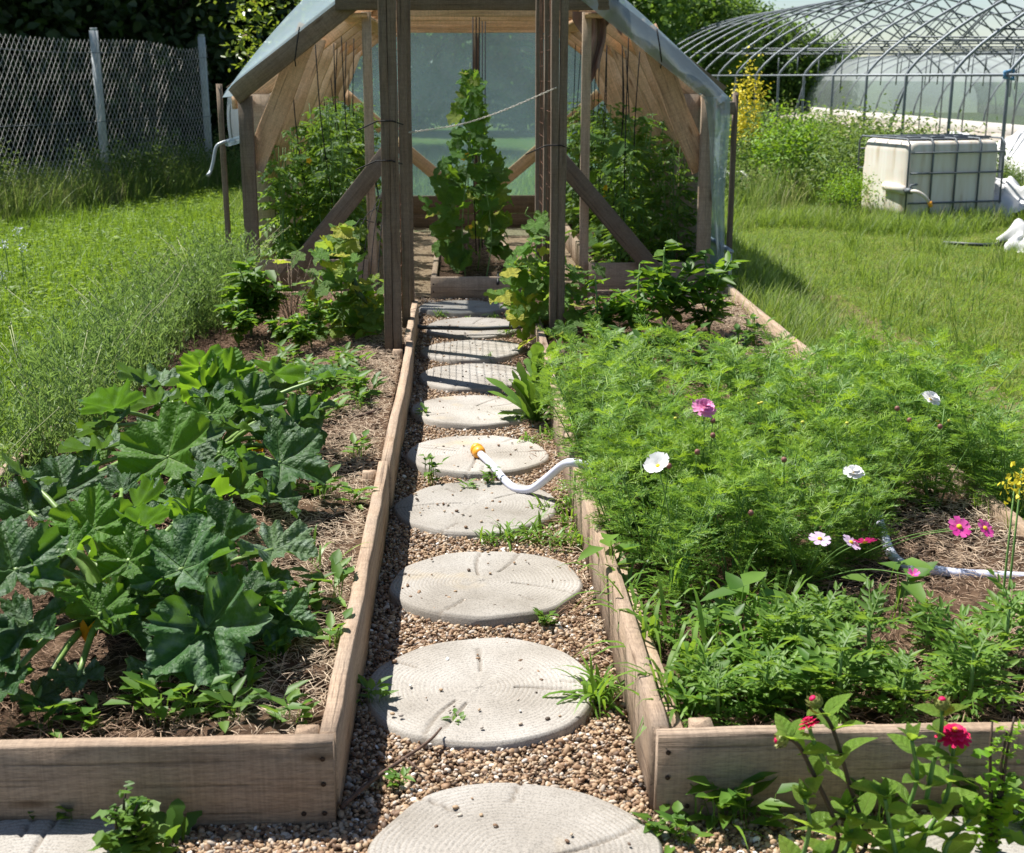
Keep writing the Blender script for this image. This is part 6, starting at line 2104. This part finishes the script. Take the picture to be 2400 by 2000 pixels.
def bud_mesh():
    ac = Acc()
    V = ICO2 * np.array([.0125, .0125, .014])
    ac.add(V, ICO2T)
    for lv_ in range(3):
        n = 9
        a = np.linspace(0, 6.28, n, endpoint=False) + lv_ * .35
        z = -.008 + lv_ * .007; rad = [.0125, .0135, .0115][lv_]
        pos = np.stack([np.cos(a) * rad, np.sin(a) * rad, np.full(n, z)], 1)
        d = np.stack([np.cos(a) * .25, np.sin(a) * .25, np.ones(n)], 1)
        ac.leaves(pos, d, np.stack([np.cos(a), np.sin(a), np.zeros(n)], 1), .010, .008, -.1)
    return ac.mesh('bud', M['budgreen'], True)
ZB = bud_mesh()
ZBT = Acc().add(ICO2 * np.array([.0075, .0075, .005]) + np.array([0, 0, .011]), ICO2T).mesh('bud_tip', M['pet_crim'], True)
ZH = zinnia_head(.036, 4, M['pet_crim'])
ZC = Acc().add(ICO2 * np.array([.006, .006, .005]) + np.array([0, 0, .014]), ICO2T).mesh('flower_centre', M['orangeflower'], True)
def zinnia(label, base, stems, seed):
    rr = random.Random(seed)
    t = thing('zinnia_plant', label, 'zinnia', base)
    base = Vector(base)
    for (pts, head, lsz, nn) in stems:
        cp = curve_pts([Vector(p) for p in pts], 18)
        cpl = [p - base for p in cp]
        K = len(cpl)
        obj('stem', Acc().tube(cpl, [.0052 - .0012 * i / (K - 1) for i in range(K)], 7).mesh('stem', M['stem_dark'] if seed % 2 and len(pts) > 3 else M['stem'], True), t)
        tip = cpl[-1]; d = (cpl[-1] - cpl[-3]).normalized()
        q = Vector((0, 0, 1)).rotation_difference(d).to_matrix().to_4x4()
        if head == 'bud':
            b = obj('bud', ZB, t, mat4=Matrix.Translation(tip + d * .008) @ q)
            obj('bud_tip', ZBT, b)
        elif head == 'flower':
            f = obj('flower', ZH, t, mat4=Matrix.Translation(tip + d * .004) @ q @ Matrix.Rotation(R(6), 4, 'X'))
            f['label'] = 'crimson double flower'
            obj('flower_centre', ZC, f)
        elif head == 'half':
            f = obj('flower', ZH, t, mat4=Matrix.Translation(tip) @ Matrix.Rotation(R(-25), 4, 'X') @ Matrix.Rotation(R(-20), 4, 'Y') @ Matrix.Scale(.62, 4))
            f['label'] = 'half-open crimson flower seen from the side'
        a0 = rr.uniform(0, 180)
        for i in range(nn):
            fr = .12 + .80 * i / max(1, nn - 1)
            p = cpl[int(fr * (K - 1))]
            s = lsz * 1.05 * (1.1 - .45 * fr) * rr.uniform(.85, 1.15)
            for sd in (0, 180):
                az_ = a0 + 90 * i + sd + rr.uniform(-25, 25)
                obj('leaf', rr.choice(ZL), t, mat4=blade_matrix(p, az_, rr.uniform(8, 48), rr.uniform(-20, 20), s))
        if head == 'tip':
            for k in range(5):
                obj('leaf', rr.choice(ZL), t, mat4=blade_matrix(tip, k * 72 + rr.uniform(-20, 20), rr.uniform(45, 75), 0, lsz * .5))
    return t
YZ = 2.36
p_ = lambda u, v, dy=0: PY(u, v, YZ + dy)
zinnia('tall zinnia with closed buds and a half-open red bloom before the right board', (.69, YZ, .0), [
    ([(.70, YZ, 0), p_(1720, 1720), p_(1655, 1560), p_(1628, 1520), p_(1612, 1517)], 'bud', .075, 6),
    ([(.71, YZ, 0), p_(1775, 1740), p_(1742, 1610), p_(1710, 1500), p_(1677, 1447)], 'bud', .085, 7),
    ([p_(1690, 1560), p_(1668, 1520), p_(1658, 1484)], 'half', .05, 2),
    ([(.66, YZ - .03, 0), p_(1660, 1700, -.03), p_(1650, 1640, -.03)], 'tip', .08, 3),
    ([(.74, YZ, 0), p_(1745, 1720), p_(1735, 1660)], 'tip', .08, 3)], 3)
zinnia('zinnia with an open crimson double flower, in front of the right board', (.93, YZ, .0), [
    ([(.92, YZ, 0), p_(1890, 1730), p_(1935, 1650), p_(1950, 1590), p_(1957, 1512)], 'flower', .095, 5),
    ([p_(1900, 1640), p_(1915, 1560), p_(1930, 1500), p_(1932, 1452)], 'bud', .07, 4),
    ([(.90, YZ, 0), p_(1850, 1700), p_(1880, 1600), p_(1870, 1520)], 'tip', .08, 5),
    ([(.88, YZ - .04, 0), p_(1830, 1720, -.04), p_(1815, 1640, -.04)], 'tip', .085, 4),
    ([(.97, YZ - .04, 0), p_(1940, 1740, -.04), p_(1990, 1680, -.04)], 'tip', .09, 4)], 4)
# bolting mustard at the right edge
def curly(label, name, base, tops, seed, nleaf=26, L=.075):
    r = np.random.default_rng(seed)
    t = thing(name, label, 'weed', base)
    base = np.array(base)
    st = Acc(); fo = Acc()
    for p in tops:
        p = np.array(p) - base
        pts = [p * q + np.array([.01 * math.sin(q * 4 + seed), 0, 0]) for q in np.linspace(0, 1, 6)]
        st.tube(pts, [.006, .0055, .005, .004, .003, .002], 6)
        for k in range(nleaf):
            q = r.uniform(.1, 1.0); a = r.uniform(0, 6.28); el = r.uniform(.1, 1.2)
            d = np.array([math.cos(a) * math.cos(el), math.sin(a) * math.cos(el), math.sin(el)]); sd = np.array([-math.sin(a), math.cos(a), 0])
            l = L * r.uniform(.4, 1.2) * (1.2 - .7 * q)
            tt = np.linspace(0, 1, 9)
            c = p * q + np.outer(tt * l, d) - np.outer(tt ** 2 * l * .3, [0, 0, 1]) + np.outer(.006 * np.sin(tt * 14 + k), sd)
            fo.strip(c, l * .45 * np.array([.12, .35, .8, .55, 1, .6, .9, .55, .05]), sd + r.normal(0, .25, 3))
    obj('stem', st.mesh('stem', M['stem_dark'], True), t)
    tag(obj('foliage', fo.mesh('foliage', M['brightbush'] if seed != 2 else M['weed']), t), kind='stuff')
    return t
curly('curly-leaved bolting plant at the right picture edge beside the zinnia', 'curly_plant', (1.06, YZ, 0), [p_(2045, 1478), p_(2075, 1500), p_(2090, 1470), p_(2040, 1640)], 1, 30, .07)
curly('leafy bolting plant in front of the left board beside the corner slab', 'curly_plant', (-.70, 2.44, 0), [PY(262, 1615, 2.44), PY(285, 1650, 2.42), PY(240, 1660, 2.42), PY(300, 1690, 2.4)], 2, 30, .085)
o = obj('weed_plant', rosette(12, 9, .13, .035, .6, 1.45, M['weed']), None, (-.625, 2.5, 0), (0, 0, .5), 1.0)
tag(o, 'upright dandelion-like rosette against the left front board', 'weed')
for (u, v, s, k) in ((5, 1665, 1.0, 0), (78, 1690, .6, 1), (175, 1690, .9, 2), (155, 1700, .7, 3), (1500, 1690, 1.3, 1), (1455, 1690, 1.2, 2), (1540, 1700, 1.2, 3), (1345, 1712, .7, 0), (1395, 1735, .8, 1), (1790, 1690, 1.2, 2), (2010, 1690, 1.2, 3), (2090, 1720, 1.2, 1)):
    weed(u, v, .0, s, 'small weed in the gravel below the front boards', 'weeds below the front boards', kind=WEED[k])
for (u, v, lab) in ((1490, 1690, 'thin grass sprig below the right front board'), (1445, 1660, 'second thin grass sprig below the right front board')):
    o = obj('grass_clump', crab_kind(int(u), 8, .13, .006), None, PG(u, v, 0), (0, 0, 1), 1.0)
    tag(o, lab, 'grass clump')
# yellow mustard at the right edge and white irises at the left edge
def spray(name, label, cat, base, top, seed, mat, n=60, rad=.04, hh=.10):
    r = np.random.default_rng(seed)
    t = thing(name, label, cat, base)
    p = np.array(top) - np.array(base)
    obj('stem', Acc().tube([(0, 0, 0), tuple(p * .5 + [.01, 0, 0]), tuple(p)], [.004, .0035, .002], 5).mesh('stem', M['stem'], True), t)
    pos = p + np.column_stack([r.normal(0, rad, n), r.normal(0, rad, n), r.uniform(-hh, .01, n)])
    fl = Acc().leaves(pos, rand_dirs(n, 0, 1, r), rand_dirs(n, -1, 1, r), r.uniform(.010, .016, n), .010, .1)
    tag(obj('blossoms', fl.mesh('blossoms', mat), t), kind='stuff')
    return t
bt = PG(2082, 985, .60); spray('mustard_plant', 'yellow-flowering stalk at the right picture edge above the cosmos', 'mustard', (bt.x, bt.y + .05, 0), bt, 4, M['yellowflow'], 40, .018, .06)
bt = PG(2096, 965, .62); spray('mustard_plant', 'second yellow stalk cut by the right picture edge', 'mustard', (bt.x, bt.y + .05, 0), bt, 5, M['yellowflow'], 36, .018, .05)
for (u, v, sdd, lab) in ((8, 495, 11, 'pale iris bloom at the left picture edge, lower left of three'), (36, 470, 12, 'pale iris bloom, topmost of three at the left picture edge'), (44, 503, 13, 'pale iris bloom, rightmost of three at the left picture edge'), (2, 560, 14, 'pale iris bloom below the other three, cut by the left edge')):
    p = PY(u, v, 9.6); spray('iris_plant', lab, 'iris', (p.x, 9.62, 0), p, sdd, M['irispetal'], 26, .018, .05)

# ------------------------------------------------------------------ trees
def crown_mesh(seed, n, rx, ry, rz, L, w, mat, clumps=46, spread=.17, hollow=.45, zmin=-1.0):
    r = np.random.default_rng(seed)
    c = rand_dirs(clumps, zmin, 1, r) * (hollow + (1 - hollow) * r.random((clumps, 1)) ** .6)
    k = r.integers(0, clumps, n)
    sp = spread * r.uniform(.6, 1.5, clumps)[k][:, None]
    pos = (c[k] + r.normal(0, 1, (n, 3)) * sp) * np.array([rx, ry, rz])
    d = rand_dirs(n, -.9, .5, r)
    up = unit(c[k] + np.array([0, 0, .7])) + r.normal(0, .5, (n, 3))
    ac = Acc().leaves(pos, d, up, L * r.uniform(.6, 1.3, n), w * r.uniform(.7, 1.2, n), .15)
    return ac.mesh('crown', mat)
def trunk_mesh(seed, h, r0, nl=9, reach=2.0):
    rr = random.Random(seed)
    ac = Acc()
    pts = [Vector((rr.uniform(-.1, .1) * k, rr.uniform(-.1, .1) * k, h * k / 5 - .1)) for k in range(6)]
    ac.tube(pts, [r0 * (1 - .12 * k) for k in range(6)], 9)
    for i in range(nl):
        a = rr.uniform(0, 6.28); z = rr.uniform(.3, .95) * h; l = reach * rr.uniform(.6, 1.1)
        p = pts[min(5, int(z / h * 5))].copy(); p.z = z
        q1 = p + Vector((math.cos(a) * l * .5, math.sin(a) * l * .5, l * .35)); q2 = p + Vector((math.cos(a) * l, math.sin(a) * l, l * .8))
        ac.tube([p, q1, q2], [r0 * .4, r0 * .25, r0 * .08], 6)
    return ac.mesh('trunk', M['bark'], True)
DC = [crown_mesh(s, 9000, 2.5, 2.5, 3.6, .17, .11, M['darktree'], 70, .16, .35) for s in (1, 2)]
DT = trunk_mesh(1, 5.0, .16, 10, 2.0)
rr = random.Random(77)
spots = [(-13.5, 24), (-11.2, 22.6), (-9.0, 23.0), (-7.2, 22.2), (-5.6, 23.2), (-12.5, 27.5), (-10, 27.5), (-7.8, 27), (-5.8, 28), (-4.0, 26.0), (-9.2, 19.6), (-7.6, 20.6), (-15, 30), (-11.5, 32), (-8, 32), (-4.8, 32), (-3.2, 30)]
for i, (x, y) in enumerate(spots):
    t = thing('dark_tree', 'tall dark leafy tree in the shady wood behind the fence', 'tree', (x, y, 0), rr.uniform(0, 6.28), 'dark trees behind the fence', rr.uniform(.95, 1.3))
    obj('trunk', DT, t)
    obj('crown', DC[i % 2], t, loc=(0, 0, 3.7))
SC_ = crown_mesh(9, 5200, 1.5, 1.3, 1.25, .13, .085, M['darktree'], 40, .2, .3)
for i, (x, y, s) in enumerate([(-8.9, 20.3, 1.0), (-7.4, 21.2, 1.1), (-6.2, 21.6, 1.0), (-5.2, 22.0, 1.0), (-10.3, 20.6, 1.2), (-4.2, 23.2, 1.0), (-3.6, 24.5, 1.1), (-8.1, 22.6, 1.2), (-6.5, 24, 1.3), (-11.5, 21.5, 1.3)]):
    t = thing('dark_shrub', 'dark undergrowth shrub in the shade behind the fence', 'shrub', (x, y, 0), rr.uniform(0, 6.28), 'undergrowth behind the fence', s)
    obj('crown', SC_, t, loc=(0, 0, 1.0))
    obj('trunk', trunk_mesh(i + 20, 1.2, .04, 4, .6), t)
# fruit tree beside the greenhouse
FT = thing('fruit_tree', 'glossy bright-leaved fruit tree just left of the greenhouse roof', 'tree', (-2.05, 17.6, 0))
obj('trunk', trunk_mesh(5, 2.6, .07, 10, 1.0), FT)
obj('crown', crown_mesh(31, 2600, .95, .9, 1.6, .085, .05, M['neartree'], 60, .15, .3), FT, loc=(0, 0, 2.35))
# trees behind the greenhouse and the far line
FC = [crown_mesh(s, 9000, 2.3, 2.3, 2.6, .21, .14, M['fartree'], 80, .14, .4) for s in (11, 12, 13)]
FTK = trunk_mesh(7, 3.2, .16, 9, 1.5)
near = [(1.8, 40, 1.15), (4.9, 42, 1.0), (7.3, 46, .95), (-1.4, 40, 1.1), (6.2, 52, 1.15), (9.2, 50, .82), (3.0, 52, 1.3), (-.5, 52, 1.3)]
for i, (x, y, s) in enumerate(near):
    t = thing('leafy_tree', 'rounded green tree behind the greenhouse', 'tree', (x, y, 0), rr.uniform(0, 6.28), 'green trees behind the greenhouse', s)
    obj('trunk', FTK, t)
    obj('crown', FC[i % 3], t, loc=(0, 0, 3.0))
far = [(9.5, 58, 1.0), (12.2, 61, .95), (14.4, 60, .78), (16.2, 61, .62), (11, 68, 1.05), (14.6, 70, .98), (18.2, 66, .5), (20.5, 72, .5), (23, 70, .45), (26, 75, .45), (30, 78, .45), (34, 80, .45), (38, 84, .45), (16.4, 74, .9), (8, 62, 1.1), (6, 66, 1.2)]
for i, (x, y, s) in enumerate(far):
    t = thing('far_tree', 'green tree in the far tree line above the tunnel frame', 'tree', (x, y, 0), rr.uniform(0, 6.28), 'far tree line', s)
    obj('trunk', FTK, t)
    obj('crown', FC[(i + 1) % 3], t, loc=(0, 0, 2.6))

# ------------------------------------------------------------------ field weeds right of the greenhouse
BW_ = [crown_mesh(s, 1500, .55, .5, .42, .055, .022, M['bushweed'], 34, .2, .3, -.2) for s in (41, 42)]
BWB = crown_mesh(44, 1500, .5, .5, .45, .05, .02, M['brightbush'], 30, .2, .3, -.2)
WS = Acc()
r_ = np.random.default_rng(9)
for k in range(9):
    a = r_.uniform(0, 6.28); WS.tube([(0, 0, 0), (math.cos(a) * .1, math.sin(a) * .1, .3), (math.cos(a) * .3, math.sin(a) * .3, .55)], [.008, .006, .003], 5)
WSM = WS.mesh('stems', M['stem'])
for i in range(44):
    x = rr.uniform(2.6, 6.3); y = rr.uniform(15.8, 27)
    if abs(x - 5.3) < .9 and y < 16.2: continue
    if x / y < .155: continue
    t = thing('field_weed', 'bushy wild weed in the rough strip between greenhouse and tunnel frame', 'weed', (x, y, 0), rr.uniform(0, 6.28), 'wild weeds of the rough strip', rr.uniform(.7, 1.35))
    obj('stems', WSM, t); tag(obj('foliage', BW_[i % 2], t, loc=(0, 0, .38)), kind='stuff')
for i in range(12):
    q = -1.6 + 2.7 * i / 11
    t = thing('fence_weed', 'leafy weed among the tall grass at the foot of the fence', 'weed', (-4.42 + q * .815 + rr.uniform(-.25, .22), 16.9 + q * 2.55, 0), rr.uniform(0, 6.28), 'weeds at the fence foot', rr.uniform(.6, 1.0))
    obj('stems', WSM, t); tag(obj('foliage', BW_[i % 2], t, loc=(0, 0, .42)), kind='stuff')
for (x, y, s, lab) in ((4.35, 17.6, 1.35, 'bright yellow-green bush left of the water tank'), (4.9, 17.9, 1.0, 'smaller bright bush touching the one left of the tank'), (4.35, 14.9, .7, 'low bright weed at the left foot of the water tank')):
    t = thing('bright_bush', lab, 'bush', (x, y, 0), rr.uniform(0, 6.28), None, s)
    obj('stems', WSM, t); tag(obj('foliage', BWB, t, loc=(0, 0, .4)), kind='stuff')
YB = thing('yellow_flower_bush', 'tall yellow-flowering mustard bush among the weeds before the tunnel frame', 'mustard', (3.95, 18.6, 0))
obj('stems', WSM, YB, scale=(1, 1, 2.0))
tag(obj('blossoms', crown_mesh(51, 900, .22, .2, .55, .045, .035, M['yellowflow'], 26, .22, .3), YB, loc=(0, 0, 1.15)), kind='stuff')
tag(obj('foliage', crown_mesh(52, 700, .35, .3, .35, .06, .025, M['bushweed'], 20, .25, .3), YB, loc=(0, 0, .45)), kind='stuff')
for i in range(16):
    x = rr.uniform(6.6, 9.5); y = rr.uniform(15.2, 20)
    t = thing('crop_plant', 'leafy crop plant growing inside the bare tunnel frame', 'crop plant', (x, y, 0), rr.uniform(0, 6.28), 'crop plants inside the frame', rr.uniform(.5, .8))
    obj('stems', WSM, t); tag(obj('foliage', BW_[i % 2], t, loc=(0, 0, .3)), kind='stuff')
